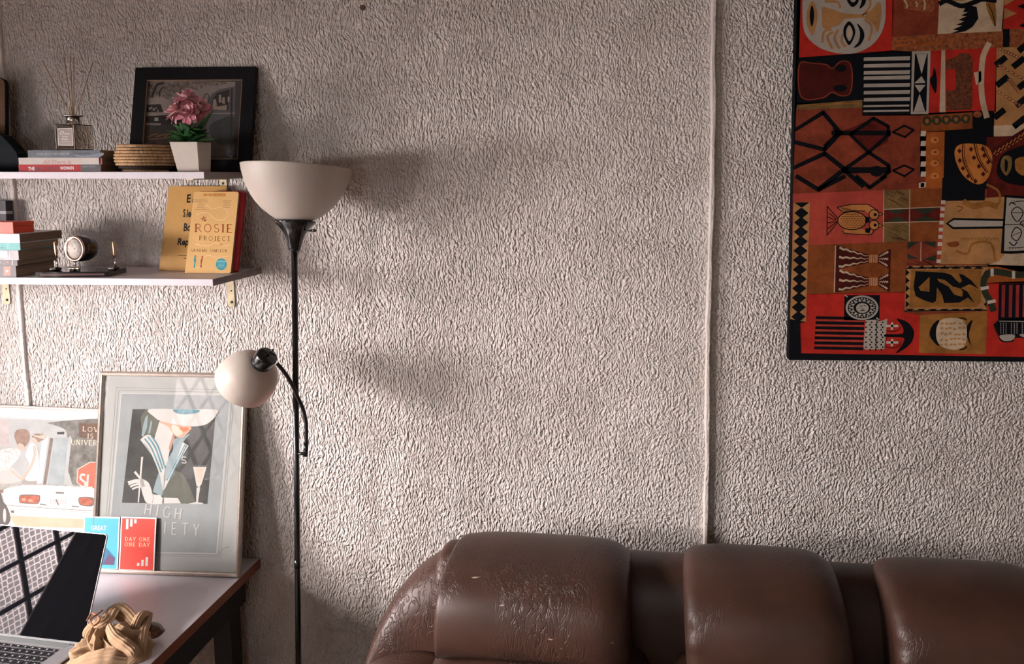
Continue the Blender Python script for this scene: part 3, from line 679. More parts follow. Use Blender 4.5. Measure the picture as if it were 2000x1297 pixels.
bm_.lathe([(0, .001), (.050, .001), (.058, .011), (.066, .026), (.0672, .04), (.058, .066), (.056, .064), (.0645, .04), (.063, .026), (.048, .004), (0, .004)], (bk.x, bk.y, ZU), (0, 0, 1), dstraw, 60)
bm_.build('woven_body', t)
# black picture frame with a street photograph
def framed(name, label, cat, fr, W, H_, bar, depth, fm, printer, lip=None, raise_=.006, glass_=True, prof=None):
    t = thing(name, label, cat, fr(W/2, 0, -depth/2))
    m = MB(fr); prof = prof or [(0, -depth), (0, 0), (bar, 0), (bar, -raise_), (bar, -depth)]
    corners = [((0, 0), (1, 1)), ((W, 0), (-1, 1)), ((W, H_), (-1, -1)), ((0, H_), (1, -1))]
    vs = [(cx+dx*q[0], cy+dy*q[0], q[1]) for (cx, cy), (dx, dy) in corners for q in prof]; n = len(prof); fs = []
    for c in range(4):
        for k in range(n):
            k2 = (k+1) % n; c2 = (c+1) % 4; fs.append((c*n+k, c2*n+k, c2*n+k2, c*n+k2))
    m.add(vs, fs, fm); m.build('frame', t)
    if lip:
        lw, lm = lip; q = MB(fr); b = bar-.0002
        for r in ((b, b, W-b, b+lw), (b, H_-b-lw, W-b, H_-b), (b, b+lw, b+lw, H_-b-lw), (W-b-lw, b+lw, W-b, H_-b-lw)):
            q.prism([(r[0], r[1]), (r[2], r[1]), (r[2], r[3]), (r[0], r[3])], -raise_, -.0006, lm)
        q.build('inner_lip', t)
    m = MB(fr); i_ = bar-.001
    m.prism([(i_, i_), (W-i_, i_), (W-i_, H_-i_), (i_, H_-i_)], -raise_-.004, -raise_-.002, mat('backing_board', (.2, .15, .1), .8))
    P = Print(m, fr, w=-raise_-.0019, clip=(i_, i_, W-i_, H_-i_)); printer(P, W, H_); m.build('print', t)
    if glass_:
        m = MB(fr); m.prism([(i_, i_), (W-i_, i_), (W-i_, H_-i_), (i_, H_-i_)], -raise_-.0006, -raise_+.0004, thin_glass('picture_glass')); m.build('glass_pane', t)
    return t
def rect(P, u0, v0, u1, v1, mt, lay=0): P.mb.add([P.fr(u, v, P.w+P.LAY*lay) if not P.mb.T else (u, v, P.w+P.LAY*lay) for u, v in ((u0, v0), (u1, v0), (u1, v1), (u0, v1))], [(0, 1, 2, 3)], mt)
T2 = (220, 120, 5.64)
ink = {}
def I(name, c, rough=.55): return mat(name, c, rough)
ffr = LF((at(249, 336, -.078).x, -.078, ZU), 0, 12.0)
uvs = [ffr.uv(*p) for p in ((249, 334), (486, 333), (258, 132), (494, 130))]
FW_ = ((uvs[1][0]-uvs[0][0])+(uvs[3][0]-uvs[2][0]))/2; FH_ = (uvs[2][1]+uvs[3][1])/2
def p_street(P, W, H_):
    P.x0, P.y0, P.sc = T2
    rect(P, 0.03, 0.03, W-.03, H_-.03, I('photo_dusk_ground', (.035, .032, .03)))
    sky = mat('photo_sky', (.22, .19, .18), .5, var=.2, vscale=25)
    P.poly([(360, 225), (1350, 225), (1345, 560), (360, 560)], sky, 1)
    fol = mat('photo_foliage', (.03, .026, .022), .6, var=.9, vscale=110, color2=(.25, .2, .17))
    P.poly(spline([(360, 225), (360, 400), (430, 405), (520, 370), (600, 420), (700, 340), (760, 340), (830, 290), (950, 320), (1010, 270), (1180, 265), (1200, 225)]), fol, 2)
    P.curve([(430, 395), (460, 320), (490, 260), (560, 235)], 26, black_ink, 3); P.curve([(520, 390), (520, 330), (560, 280)], 16, black_ink, 3); P.curve([(460, 330), (420, 270), (400, 240)], 8, black_ink, 3)
    van = I('photo_van_cream', (.26, .225, .19)); dk = I('photo_dark', (.012, .012, .014))
    P.poly([(372, 405), (560, 395), (640, 440), (650, 640), (365, 640)], van, 3); P.poly([(372, 478), (530, 470), (560, 560), (370, 562)], dk, 4)
    for x, y, r in ((410, 520, 12), (430, 510, 9), (455, 530, 12), (480, 515, 8), (500, 545, 9)): P.poly(ell(x, y, r, r*1.2, 8), I('photo_glint', (.3, .3, .29)), 5)
    P.poly([(365, 605), (620, 590), (650, 700), (365, 690)], dk, 4); P.poly([(370, 565), (590, 560), (590, 592), (370, 600)], van, 5)
    P.poly([(462, 620), (505, 618), (505, 655), (462, 657)], I('photo_plate', (.4, .4, .36)), 5); P.poly([(370, 678), (535, 680), (530, 706), (370, 700)], van, 5)
    for a_ in ((380, 840, 500, 800), (480, 830, 620, 800), (400, 860, 640, 840), (560, 850, 680, 790)): P.curve([(a_[0], a_[1]), ((a_[0]+a_[2])/2, a_[3]+10), (a_[2], a_[3])], 14, I('photo_leaf_litter', (.22, .10, .05)), 3)
    bus = I('photo_bus_grey', (.075, .085, .095)); P.poly([(1040, 1040), (1035, 560), (1050, 450), (1090, 360), (1180, 305), (1345, 275), (1345, 1040)], bus, 3)
    P.poly([(1100, 420), (1150, 345), (1290, 310), (1275, 545), (1090, 535)], dk, 4)
    for b in (((1110, 420), (1140, 415), (1150, 500), (1100, 520)), ((1172, 370), (1195, 365), (1200, 450), (1170, 455)), ((1210, 400), (1235, 395), (1238, 470), (1205, 460)), ((1268, 390), (1290, 390), (1285, 450), (1270, 450)), ((1110, 505), (1260, 480), (1255, 540), (1100, 530))): P.poly(list(b), I('photo_interior', (.30, .25, .21)), 5)
    P.ribbon(ell(1035, 400, 28, 45, 20)+[(1063, 400)], 9, dk, 4); P.poly(ell(1035, 400, 22, 38), sky, 3)
    P.poly([(1305, 300), (1325, 298), (1310, 1040), (1290, 1040)], dk, 5); P.line([(1060, 575), (1345, 570)], 8, I('photo_glint', (.3, .3, .29)), 5)
    P.poly(spline([(1060, 730), (1180, 640), (1340, 620), (1345, 900), (1150, 900)]), I('photo_teal_shade', (.02, .03, .035)), 4)
    P.poly(spline([(360, 1040), (360, 900), (700, 880), (1100, 900), (1345, 930), (1345, 1040)]), mat('photo_street', (.06, .045, .04), .6, var=.5, vscale=60), 2)
black_frame = mat('black_wood_frame', (.006, .006, .008), .5, spec=.2)
barb = .036
framed('picture_frame', 'wide black picture frame holding a street photograph, leaning against the wall on the upper shelf', 'picture frame', ffr, FW_, FH_, barb, .014, black_frame, p_street, lip=(.0022, mat('bronze_lip', (.36, .24, .16), .3, .7)))
# white tapered pot with flowers
pot_m = mat('matt_white_ceramic', (.56, .51, .45), .6, var=.03, vscale=50)
yf = -.222; xl, xr = at(332, 300, yf).x, at(386, 300, yf).x; xlb, xrb = at(344, 330, yf-.0).x, at(387, 330, yf).x
zt = at(360, 277, yf).z; dp = .066
pot = thing('flower_pot', 'white square tapered ceramic pot holding the pink artificial flowers', 'flower pot', ((xl+xr)/2, yf+dp/2, ZU))
m = MB(); a_ = [(xlb, yf+.006, ZU+.0002), (xrb-.001, yf+.006, ZU+.0002), (xrb-.001, yf+dp-.006, ZU+.0002), (xlb, yf+dp-.006, ZU+.0002)]; b_ = [(xl, yf, zt), (xr, yf, zt), (xr, yf+dp, zt), (xl, yf+dp, zt)]
c_ = [(xl+.003, yf+.003, zt), (xr-.003, yf+.003, zt), (xr-.003, yf+dp-.003, zt), (xl+.003, yf+dp-.003, zt)]; d_ = [(p[0], p[1], zt-.012) for p in c_]
m.add(a_+b_+c_+d_, [(3, 2, 1, 0)]+[(i+4*l, (i+1) % 4+4*l, (i+1) % 4+4*l+4, i+4*l+4) for l in range(3) for i in range(4)], pot_m); m.build('pot_body', pot, bevel=.0008)
m = MB(); m.add(d_, [(0, 1, 2, 3)], mat('dark_moss', (.02, .025, .012), .9, bump=1, bscale=120, bdist=.004)); m.build('filling', pot)
# flowers
plant = thing('artificial_plant', 'pink artificial flowers with dark green leaves, standing in the white square pot', 'artificial flowers', ((xl+xr)/2, yf+dp/2, zt-.011))
petal = mat('pink_petal', (.62, .25, .30), .6, var=.28, vscale=40, transl=.3, sheen=.3); petal2 = mat('pale_pink_petal', (.70, .40, .42), .6, var=.2, vscale=50)
leafm = mat('dark_green_leaf', (.012, .055, .018), .38, var=.5, vscale=60, color2=(.04, .13, .035)); stemm = mat('green_stem', (.06, .13, .04), .5)
rnd = random.Random(11)
def petal_mesh(m, base, d, side, length, width, curl, mt):
    d = Vector(d).normalized(); side = Vector(side); side = (side-d*side.dot(d)).normalized(); nn = d.cross(side)
    w_ = [0, .55, .9, 1.0, .85, .45]; 
    def fn(u, v):
        k = v*5; i = min(4, int(k)); f = k-i; wv = w_[i]*(1-f)+w_[i+1]*f
        wv = max(wv, .12); s_ = (u-.5)
        rip = .06*math.sin(u*9+v*5)
        return base+d*(length*(v-.28*v*v*abs(curl)))+side*(s_*width*wv)+nn*(curl*length*v*v*.75 + (.35*width)*(s_*s_*4-1)*.35*wv + rip*width*v)-d*(abs(s_)*.12*length*v*v)
    m.grid(fn, 7, 9, mt)
def bloom(c, up_, R, label, idx):
    up_ = Vector(up_).normalized(); t1 = up_.orthogonal().normalized(); t2 = up_.cross(t1)
    m = MB(); m_in = MB()
    for ring, (n, el, ln, wd, cu) in enumerate(((9, -.25, 1.0, .55, -.35), (9, .15, .95, .55, -.1), (8, .6, .78, .5, .15), (7, 1.05, .58, .42, .4), (5, 1.35, .40, .34, .6))):
        for k in range(n):
            a = 2*PI*(k+.5*ring)/n+rnd.uniform(-.15, .15); e = el+rnd.uniform(-.12, .12)
            rad_ = t1*math.cos(a)+t2*math.sin(a); d = rad_*math.cos(e)+up_*math.sin(e); sd = up_.cross(rad_)
            petal_mesh(m if ring < 3 else m_in, c+d*.004, d, sd, R*ln*rnd.uniform(.88, 1.1), R*wd, cu, petal if rnd.random() > .3 else petal2)
    return m, m_in
FC = []
for k, (px, py, Y, up_, R, lb) in enumerate(((345, 217, -.205, (-.55, -.5, .75), .033, 'left pink bloom with drooping outer petals in the white pot'), (364, 192, -.185, (.05, -.3, 1), .033, 'topmost pink bloom, highest of the flowers in the white pot'), (388, 212, -.195, (.6, -.5, .6), .034, 'right pink bloom facing the floor lamp, in the white pot'), (368, 222, -.222, (.05, -.85, .35), .028, 'front middle pink bloom facing the room, in the white pot'))):
    c = at(px, py, Y)
    a, b = bloom(c, up_, R, lb, k); ob = a.build('bloom', plant); b.build('inner_petals', ob)
    foot = Vector(((xl+xr)/2+(k-1.5)*.006, yf+dp/2+(.004 if k % 2 else -.004), zt-.011))
    s_ = MB(); s_.tube([c-Vector(up_).normalized()*.002, c*.6+foot*.4+Vector((0, -.003, 0)), foot], .0016, stemm, 8); s_.build('stem', ob)
def leaf(m, base, d, L_, W_, droop, roll=0.0):
    d = Vector(d).normalized(); sd = d.cross(Vector((0, 0, 1))).normalized(); nn = sd.cross(d); sd = sd*math.cos(roll)+nn*math.sin(roll); nn = sd.cross(d)
    def fn(u, v):
        s_ = u-.5; wv = math.sin(PI*min(1, v**.8))**.8 if 0 < v < 1 else .02
        return base+d*L_*v+sd*s_*W_*wv+nn*(.35*W_*abs(s_)*2*wv*.5)-Vector((0, 0, droop*v*v))
    m.grid(fn, 5, 9, leafm)
pc = Vector(((xl+xr)/2, yf+dp/2, zt-.006))
spec = []
for k in range(34):
    a = 2*PI*k/34*3.0+rnd.uniform(-.3, .3); el = rnd.uniform(.15, 1.1); spec.append((a, el, rnd.uniform(.035, .062), rnd.uniform(.018, .03), rnd.uniform(.004, .02), rnd.uniform(0, .026)))
fl = MB()
for a, el, l_, w_, dr, h in spec:
    leaf(fl, pc+Vector((math.cos(a)*.012, math.sin(a)*.010, h)), (math.cos(a)*math.cos(el), math.sin(a)*math.cos(el)*.8, math.sin(el)), l_, w_, dr, rnd.uniform(-.5, .5))
for (px, py, L_, W_) in ((338, 262, .055, .03), (400, 262, .06, .032), (416, 270, .04, .025), (408, 225, .03, .02), (352, 268, .05, .032), (375, 262, .04, .034)):
    q = at(px, py, yf+.012); leaf(fl, pc+(q-pc)*.15, (q-pc), (q-pc).length*1.1, W_*.9, .006)
fl.build('leaves', plant)
# woven panel and dark case cut by the left edge of the photograph
wov = mat('brown_woven_strip', (.10, .055, .03), .7, var=.7, vscale=220, color2=(.22, .13, .07), stretch=(.4, .4, 1.6), bump=.6, bscale=300, bdist=.001)
navy = mat('blue_black_leatherette', (.006, .012, .018), .6, var=.2, vscale=60, spec=.15)
w0 = at(14, 156, -.15)
fr = LF((at(10, 330, -.07).x, -.07, ZU), 0, 3, -2.2)
t = thing('woven_panel', 'tall brown woven panel with a black rim, at the far left of the upper shelf', 'ornament', fr(-.1, 0, 0))
Hh = fr.uv(10, 153)[1]
m = MB(fr); m.prism([(-.2, .011), (-.001, 0), (-.0015, Hh-.018), (-.006, Hh-.006), (-.018, Hh), (-.2, Hh)], -.010, 0, wov); m.build('woven_face', t)
m = MB(fr); m.prism([(-.0008, 0), (.0014, 0), (.0008, Hh-.016), (-.004, Hh-.004), (-.018, Hh+.002), (-.2, Hh+.002), (-.2, Hh+.0005), (-.018, Hh+.0005), (-.0055, Hh-.0055), (-.001, Hh-.0175)], -.011, .001, black_frame); m.build('rim', t)
fr = LF((at(3, 336, -.11).x, -.11, ZU+.0002), 0, 0)
q = [fr.uv(*p) for p in ((42, 337), (32, 298), (22, 285), (3, 265))]
m = MB(fr); m.prism([(-.16, 0), (q[0][0], 0), (q[1][0], q[1][1]), (q[2][0], q[2][1]), (q[3][0], q[3][1]), (-.10, q[3][1]+.025), (-.16, q[3][1]+.025)], -.035, 0, navy)
tag(m.build('case', bevel=.0015), 'blue-black slanted case behind the woven panel, left of the red book', 'case')

# ------------------------------------------------------------------ lower shelf
T3 = (0, 420, 1816/280)
G2 = 'books piled at the left end of the lower shelf'
YF = -.240
def zl(y): return at(15, y, YF).z
cols = {'coral': mat('grey_and_coral_cover', (.13, .125, .13), .5), 'dk': mat('dark_grey_cover', (.115, .11, .11), .5, var=.3, vscale=40), 'gr': mat('pale_grey_cover', (.36, .35, .36), .5, var=.25, vscale=45),
        'teal': mat('teal_cover', (.10, .36, .35), .5, var=.1, vscale=30), 'wh': mat('off_white_cover', (.62, .61, .60), .5, var=.08, vscale=40), 'red': mat('orange_red_box', (.72, .075, .03), .45)}
def s_c(P, W, H_):
    P.x0, P.y0, P.sc = T3; P.poly([(48, 655), (132, 650), (132, 765), (48, 768)], mat('coral_cover', (.66, .20, .15), .5), 1); P.poly([(78, 698), (104, 697), (104, 725), (78, 726)], white_ink, 2)
def s_d(P, W, H_):
    P.x0, P.y0, P.sc = T3; P.poly([(150, 575), (158, 575), (158, 632), (150, 632)], white_ink, 1); P.poly([(0, 598), (12, 605), (0, 612)], white_ink, 1); P.poly(ell(98, 598, 22, 7, 12, 25), mat('coral_cover', (.66, .20, .15), .5), 1)
def s_g(P, W, H_):
    P.x0, P.y0, P.sc = T3; P.poly([(0, 460), (90, 458), (95, 535), (0, 540)], white_ink, 1); P.line([(0, 520), (160, 515)], 4, grey_ink, 2); P.line([(120, 465), (120, 550)], 4, white_ink, 1)
def s_w(P, W, H_):
    P.x0, P.y0, P.sc = T3
    for y in (262, 280, 300, 322): P.line([(0, y+3), (150, y)], 3, grey_ink, 1)
def s_t(P, W, H_):
    P.x0, P.y0, P.sc = T3; type_text(P, 'ND', (0, 425), (60, 422), 22, mat('dark_teal_ink', (.03, .14, .14), .5)); P.line([(100, 360), (100, 430)], 3, white_ink, 1)
hs = [ZL+.0003, zl(519), zl(508), zl(488.5), zl(474.5), zl(456.5)]
Lf = -60
flat_book('book', 'dark book with a coral block on its spine, bottom of the lower shelf pile', (Lf, 21), YF, hs[0], hs[1]-.0003, .135, cols['coral'], G2, spine=s_c)
flat_book('book', 'thin dark grey book just above the coral-marked one at the pile bottom', (Lf-8, 25), YF-.001, hs[1], hs[2]-.0003, .135, cols['dk'], G2, spine=s_d)
flat_book('book', 'pale grey patterned book under the teal book', (Lf, 28.5), YF-.001, hs[2], hs[3]-.0003, .135, cols['gr'], G2, spine=s_g)
flat_book('book', 'teal-spined book in the pile on the lower shelf', (Lf, 33), YF-.001, hs[3], hs[4]-.0003, .135, cols['teal'], G2, spine=s_t)
flat_book('book', 'off-white spined book on top of the teal book, under the orange-red box', (Lf-4, 33), YF-.001, hs[4], hs[5]-.0003, .150, cols['wh'], G2, spine=s_w, pages=mat('brown_shaded_pages', (.20, .14, .10), .85, var=.2, vscale=14, stretch=(.3, .3, 90)))  # shade of the page ends mixed into the brown
fr = LF((at(Lf, 440, -.235).x, -.235, hs[5]+.0003), 0); W_ = at(25, 440, -.235).x-fr.o.x; Hb = fr.uv(20, 434)[1]
t = thing('box', 'small orange-red box on top of the book pile, lower shelf', 'box', fr(W_/2, 0, -.03))
m = MB(fr); m.prism([(0, 0), (W_, 0), (W_, Hb*.62), (0, Hb*.62)], -.07, 0, cols['red']); m.build('box_base', t, bevel=.0006)
m = MB(fr); m.prism([(-.0005, Hb*.63), (W_+.0005, Hb*.63), (W_+.0005, Hb), (-.0005, Hb)], -.0705, .0005, cols['red']); m.build('lid', t, bevel=.0006)
fr = LF((at(8, 430, -.05).x, -.05, ZL+.0002), 0, 3)
m = MB(fr); hh = fr.uv(4, 392)[1]; m.prism([(-.10, 0), (0, 0), (0, hh), (-.10, hh)], -.025, 0, mat('plum_black_cover', (.02, .018, .025), .5)); 
m.prism([(-.10, fr.uv(4, 418)[1]), (.0003, fr.uv(4, 418)[1]), (.0003, fr.uv(4, 412)[1]), (-.10, fr.uv(4, 412)[1])], -.0245, .0004, grey_ink)
tag(m.build('upright_book'), 'dark upright book with a grey band, behind the pile at the photo left edge', 'book')
# desk clock with two pens
ebony = mat('black_lacquer', (.008, .007, .009), .12, coat=.6)
cfr = LF((-1.551, -.245, ZL+.0004), 8.5)
CW = .183; CD = .088
ck = thing('desk_clock_set', 'black lacquered desk set with a round gold-rimmed clock and two pen holders, lower shelf', 'desk clock', cfr(CW/2, 0, -CD/2))
m = MB(cfr); m.prism([(.0, .0), (CW, 0), (CW, .0135), (0, .0135)], -CD, 0, ebony); m.build('base', ck, bevel=.002)
m = MB(cfr); m.prism([(.012, .004), (CW-.012, .004), (CW-.012, .0095), (.012, .0095)], 0, .0006, mat('brown_reflecting_inlay', (.10, .06, .055), .15, coat=.5)); m.build('front_inlay', ck)
Cc = cfr.uv(147, 486, -.02); n_ = cfr.n; cw = -.018; cc = cfr(Cc[0], Cc[1], cw); rr = .0335
ax = (cfr.n+cfr.ex*(-.42)+Vector((0, 0, .05))).normalized()
m = MB(); m.lathe([(0, -.046), (.022, -.046), (.030, -.042), (.0335, -.030), (.0345, -.012), (.0335, -.001), (.0305, .0005), (0, .0005)], cc, ax, ebony, 56); body = m.build('clock_case', ck)
m = MB(); m.lathe([(.0335, -.0015), (.0335, .002), (.0325, .0035), (.0300, .0040), (.0285, .0028), (.0262, .0030), (.0250, .0010), (.0250, -.001)], cc, ax, mat('rose_gold', (.78, .52, .40), .2, 1.0), 56); m.build('bezel', ck)
m = MB(); m.lathe([(0, .0010), (.0253, .0010), (.0253, .0006)], cc, ax, mat('silver_dial', (.40, .37, .33), .5, 0, var=.25, vscale=120), 48); dial = m.build('dial', ck)
e1 = ax.cross(Vector((0, 0, 1))).normalized(); e2 = e1.cross(ax)
def hand(a, L_, w, nm):
    a = math.radians(a); d = -e1*math.sin(a)*-1+e2*math.cos(a); s_ = ax.cross(d); h = MB(); o_ = cc+ax*.0016
    h.add([o_-d*.003+s_*w, o_-d*.003-s_*w, o_+d*L_-s_*w*.3, o_+d*L_+s_*w*.3], [(0, 1, 2, 3)], mat('brown_hand', (.12, .07, .04), .4)); h.build(nm, dial)
hand(300, .013, .0009, 'hour_hand'); hand(40, .019, .0006, 'minute_hand')
m = MB(); 
for k in range(12):
    a = 2*PI*k/12; d = e1*math.cos(a)+e2*math.sin(a); s_ = ax.cross(d); o_ = cc+ax*.00135
    m.add([o_+d*.0195+s_*.0005, o_+d*.0195-s_*.0005, o_+d*.0232-s_*.0005, o_+d*.0232+s_*.0005], [(0, 1, 2, 3)], mat('brown_hand', (.12, .07, .04), .4))
m.lathe([(0, .0022), (.0016, .0020), (.0018, .001)], cc, ax, gold, 12); m.build('hour_marks', dial)
pb = cfr(*cfr.uv(146, 521, -.03), -.03); pb.z = ZL+.0139+.0055
m = MB(); ex = cfr.ex; m.tube([pb-ex*.0125, pb-ex*.0105, pb-ex*.0095, pb-ex*.004, pb+ex*.004, pb+ex*.0095, pb+ex*.0105, pb+ex*.0125], [.0050, .0057, .0048, .0055, .0055, .0048, .0057, .0050], chrome, 24)
m.tube([pb+Vector((0, 0, .004)), Vector((pb.x+ax.x*-.004, pb.y-ax.y*.004, cc.z-.0315))], .0018, chrome, 12); m.build('swivel', ck)
for k, (px, py) in enumerate(((105, 472), (219, 472))):
    hb_ = cfr(*cfr.uv(px-1, 523, -.03), -.03); hb_.z = ZL+.0140+.0042
    m = MB(); m.tube([hb_-ex*.0075, hb_-ex*.0062, hb_-ex*.0052, hb_+ex*.003, hb_+ex*.0055], [.0036, .0042, .0036, .0042, .0036], chrome, 20)
    m.lathe([(.0075, -.0036), (.0100, -.001), (.0102, .001), (.0070, .0030), (.0028, .0046), (.0026, .003), (0, .003)], (hb_.x+.004, hb_.y+.010, hb_.z), (0, 0, 1), mat('dark_bronze', (.05, .035, .03), .3, .8), 28); m.build('pen_holder', ck)
    pt_ = at(px+2, py, hb_.y+.010); b_ = Vector((hb_.x+.004, hb_.y+.010, hb_.z+.0046)); d = pt_-b_
    p_ = thing('pen', ['gold pen standing in the holder nearest the book pile', 'gold pen standing in the holder right of the clock'][k], 'pen', b_, 'gold pens in the desk set')
    m = MB(); m.tube([b_+d*.36, b_+d*.50, b_+d*.97, b_+d], [.0024, .0030, .0034, .0028], gold, 16); m.build('barrel', p_)
    m = MB(); m.tube([b_, b_+d*.12, b_+d*.36], [.0010, .0016, .0024], chrome, 14); m.build('grip', p_)
# books leaning against the wall
T4 = (290, 350, 1105/230)
kraft = mat('mustard_cover', (.50, .29, .085), .5, var=.10, vscale=12); cream = mat('pale_yellow_cover', (.66, .42, .17), .28, var=.06, vscale=9)
def standing(name, label, cat_, B, W, H_, th, lean, cov, printer, rc=0.0, group=None, side=None):
    fr = LF(B, 0, lean); t = thing(name, label, cat_, fr(W/2, 0, -th/2), group); c = .0008
    def outline(i=0.0):
        if not rc: return [(i, i), (W-i, i), (W-i, H_-i), (i, H_-i)]
        r = rc; return [(i, i)]+[(W-r+(r-i)*math.cos(a), r+(r-i)*math.sin(a)) for a in [-PI/2+PI/2*k/6 for k in range(7)]]+[(W-r+(r-i)*math.cos(a), H_-r+(r-i)*math.sin(a)) for a in [PI/2*k/6 for k in range(7)]]+[(i, H_-i)]
    m = MB(fr); m.prism(outline(), -c, 0, cov); m.prism(outline(), -th, -th+c, side or cov); m.prism([(0, 0), (c, 0), (c, H_), (0, H_)], -th+c, -c, cov)
    if printer: printer(Print(m, fr, *T4))
    m.build('cover', t); m = MB(fr); m.prism(outline(.0012), -th+c+.0001, -c-.0001, side or paper); m.build('pages', t); return t
yfr = LF((-1.317, -.090, ZL+.001), 0, 16.5)
yw = yfr.uv(443, 362)[0]; yh = (yfr.uv(319, 365)[1]+yfr.uv(443, 362)[1])/2
def p_eat(P):
    k = black_ink
    type_text(P, 'E', (358, 220), (405, 216), 74, k, shear=.2, bold=.03); type_text(P, 'a', (408, 218), (440, 218), 50, k, shear=.2, bold=.03)
    type_text(P, 'S', (326, 354), (352, 352), 70, k, shear=.2, bold=.03); type_text(P, 'leep', (356, 354), (460, 352), 70, k, shear=.2, bold=.03)
    type_text(P, 'Bo', (328, 486), (400, 484), 70, k, shear=.2, bold=.03); type_text(P, 'Repeat', (270, 616), (470, 622), 62, k, shear=.2, bold=.03)
    P.line([(276, 717), (460, 720)], 4, k, 2); P.line([(330, 742), (360, 742)], 7, k, 2)
standing('book', 'mustard yellow book with black brushed lettering, leaning against the wall', 'book', tuple(yfr.o), yw, yh, .016, 16.5, kraft, p_eat, group='books leaning on the lower shelf')
rfr = LF((-1.217, -.133, ZL+.0008), 0, 16.5); ru = [rfr.uv(*p) for p in ((361, 531), (455, 532), (462, 375), (377, 374))]
rw = (ru[1][0]+ru[2][0])/2-.0; rh = (ru[2][1]+ru[3][1])/2
orange_i = mat('burnt_orange_ink', (.30, .05, .01), .4); brown_i = mat('brown_ink', (.17, .065, .02), .4); teal_i = mat('turquoise_ink', (.02, .27, .33), .4); pale_i = mat('pale_line_ink', (.78, .58, .36), .3)
def p_rosie(P):
    type_text(P, 'NEW YORK TIMES BESTSELLER', (518, 160), (726, 158), 24, mat('amber_ink', (.55, .20, .02), .4), bold=.02)
    for y, a, b in ((194, 430, 556), (212, 432, 556), (232, 462, 528), (249, 462, 528), (267, 456, 528), (285, 432, 550)): P.line([(a, y), (b, y+2)], 3, brown_i, 2)
    for y, a, b in ((204, 698, 780), (222, 704, 768), (242, 706, 772), (262, 694, 770)): P.line([(a, y), (b, y+2)], 3, brown_i, 2)
    P.curve([(545, 240), (600, 280), (680, 262), (730, 290), (735, 350), (690, 385), (620, 370), (560, 320), (480, 320), (455, 345)], 4, pale_i, 2); P.curve([(440, 610), (560, 628), (620, 600), (700, 625), (770, 615)], 4, pale_i, 2); P.curve([(530, 730), (560, 712), (640, 735), (740, 720)], 4, pale_i, 2)
    P.curve([(520, 345), (508, 370), (505, 395)], 4, orange_i, 3); P.curve([(488, 372), (510, 366), (545, 358)], 4, orange_i, 3); P.curve([(520, 395), (524, 368), (515, 352)], 3, orange_i, 3); P.curve([(505, 382), (528, 372), (528, 396), (540, 380), (540, 396)], 4, orange_i, 3)
    write(P, 'ROSIE', (436, 494), (790, 500), 74, orange_i, .17, .075, .13, .22, slant=.002)
    write(P, 'PROJECT', (476, 572), (768, 582), 40, brown_i, .16, .09, .12, .26, slant=.0)
    type_text(P, 'A NOVEL', (658, 622), (698, 622), 15, mat('amber_ink', (.55, .20, .02), .4), bold=.03)
    write(P, 'GRAEME SIMSION', (396, 680), (738, 686), 26, brown_i, .14, .09, .1, .26)
    P.poly(spline([(441, 712), (447, 722), (443, 738), (446, 765), (440, 790), (436, 828), (424, 828), (430, 790), (426, 760), (430, 738), (436, 722)]), teal_i, 2); P.poly(ell(440, 722, 6, 9), teal_i, 3)
    P.poly(spline([(505, 720), (512, 730), (508, 745), (506, 765), (498, 800), (500, 828), (486, 826), (490, 795), (490, 765), (498, 745)]), orange_i, 2); P.poly(ell(504, 728, 6, 9), orange_i, 3)
    P.line([(436, 828), (500, 828)], 3, pale_i, 2)
    P.poly(ell(684, 799, 51, 55, 36), teal_i, 2)
    for y, a, b in ((762, 665, 705), (775, 645, 728), (795, 652, 718), (808, 655, 712), (825, 650, 718)): P.line([(a, y), (b, y)], 4 if y != 775 else 7, mat('light_turquoise_ink', (.25, .5, .52), .4), 3)
standing('book', 'pale yellow paperback novel with orange title letters and a turquoise dot, leaning in front', 'book', tuple(rfr.o), rw, rh, .012, 16.5, cream, p_rosie, rc=.006, group='books leaning on the lower shelf')
r2 = rfr(0, 0, -.0125); r2.z = ZL+.0042+.0006; r2.x = rfr.o.x+.012
standing('book', 'deep red book sandwiched behind the pale yellow novel, only its right side showing', 'book', tuple(r2), rw-.004, rh-.003, .017, 16.5, mat('deep_red_cloth', (.33, .012, .018), .6), None, group='books leaning on the lower shelf', side=mat('deep_red_cloth', (.33, .012, .018), .6))
# ------------------------------------------------------------------ framed posters on the desk
rail_m = mat('brushed_champagne_metal', (.46, .40, .34), .32, .85, var=.12, vscale=60, stretch=(1, 1, 1))
HSL = 9.5
HSF = LF((-1.585, -.120, ZD+.0030), -.3, HSL)
c4 = [HSF.uv(*p) for p in ((165, 1112), (457, 1122), (204, 727), (489, 729))]
HSF.o = HSF((c4[0][0]+c4[2][0])/2, 0, 0); HW = ((c4[1][0]-c4[0][0])+(c4[3][0]-c4[2][0]))/2; HH = (c4[2][1]+c4[3][1])/2
TH = (180, 720, 1012/320)
pg = mat('poster_grey_green', (.35, .365, .34), .7, var=.05, vscale=10); pg2 = mat('poster_blue_grey', (.25, .275, .27), .7, var=.10, vscale=14)
pline = mat('poster_emboss_light', (.42, .43, .41), .7); plined = mat('poster_emboss_dark', (.22, .22, .21), .7)
pdark = mat('poster_black_green', (.045, .048, .042), .7, var=.35, vscale=12); pgreen = mat('poster_olive', (.10, .105, .08), .7, var=.2, vscale=20)
pwhite = mat('poster_pearl', (.48, .475, .44), .7, var=.05, vscale=20); pteal = mat('poster_teal', (.10, .22, .25), .7, var=.3, vscale=40); pskin = mat('poster_skin', (.56, .30, .20), .7, var=.12, vscale=30)
plip = mat('poster_lips', (.62, .16, .08), .7); pblue = mat('poster_pale_blue', (.21, .28, .29), .7)
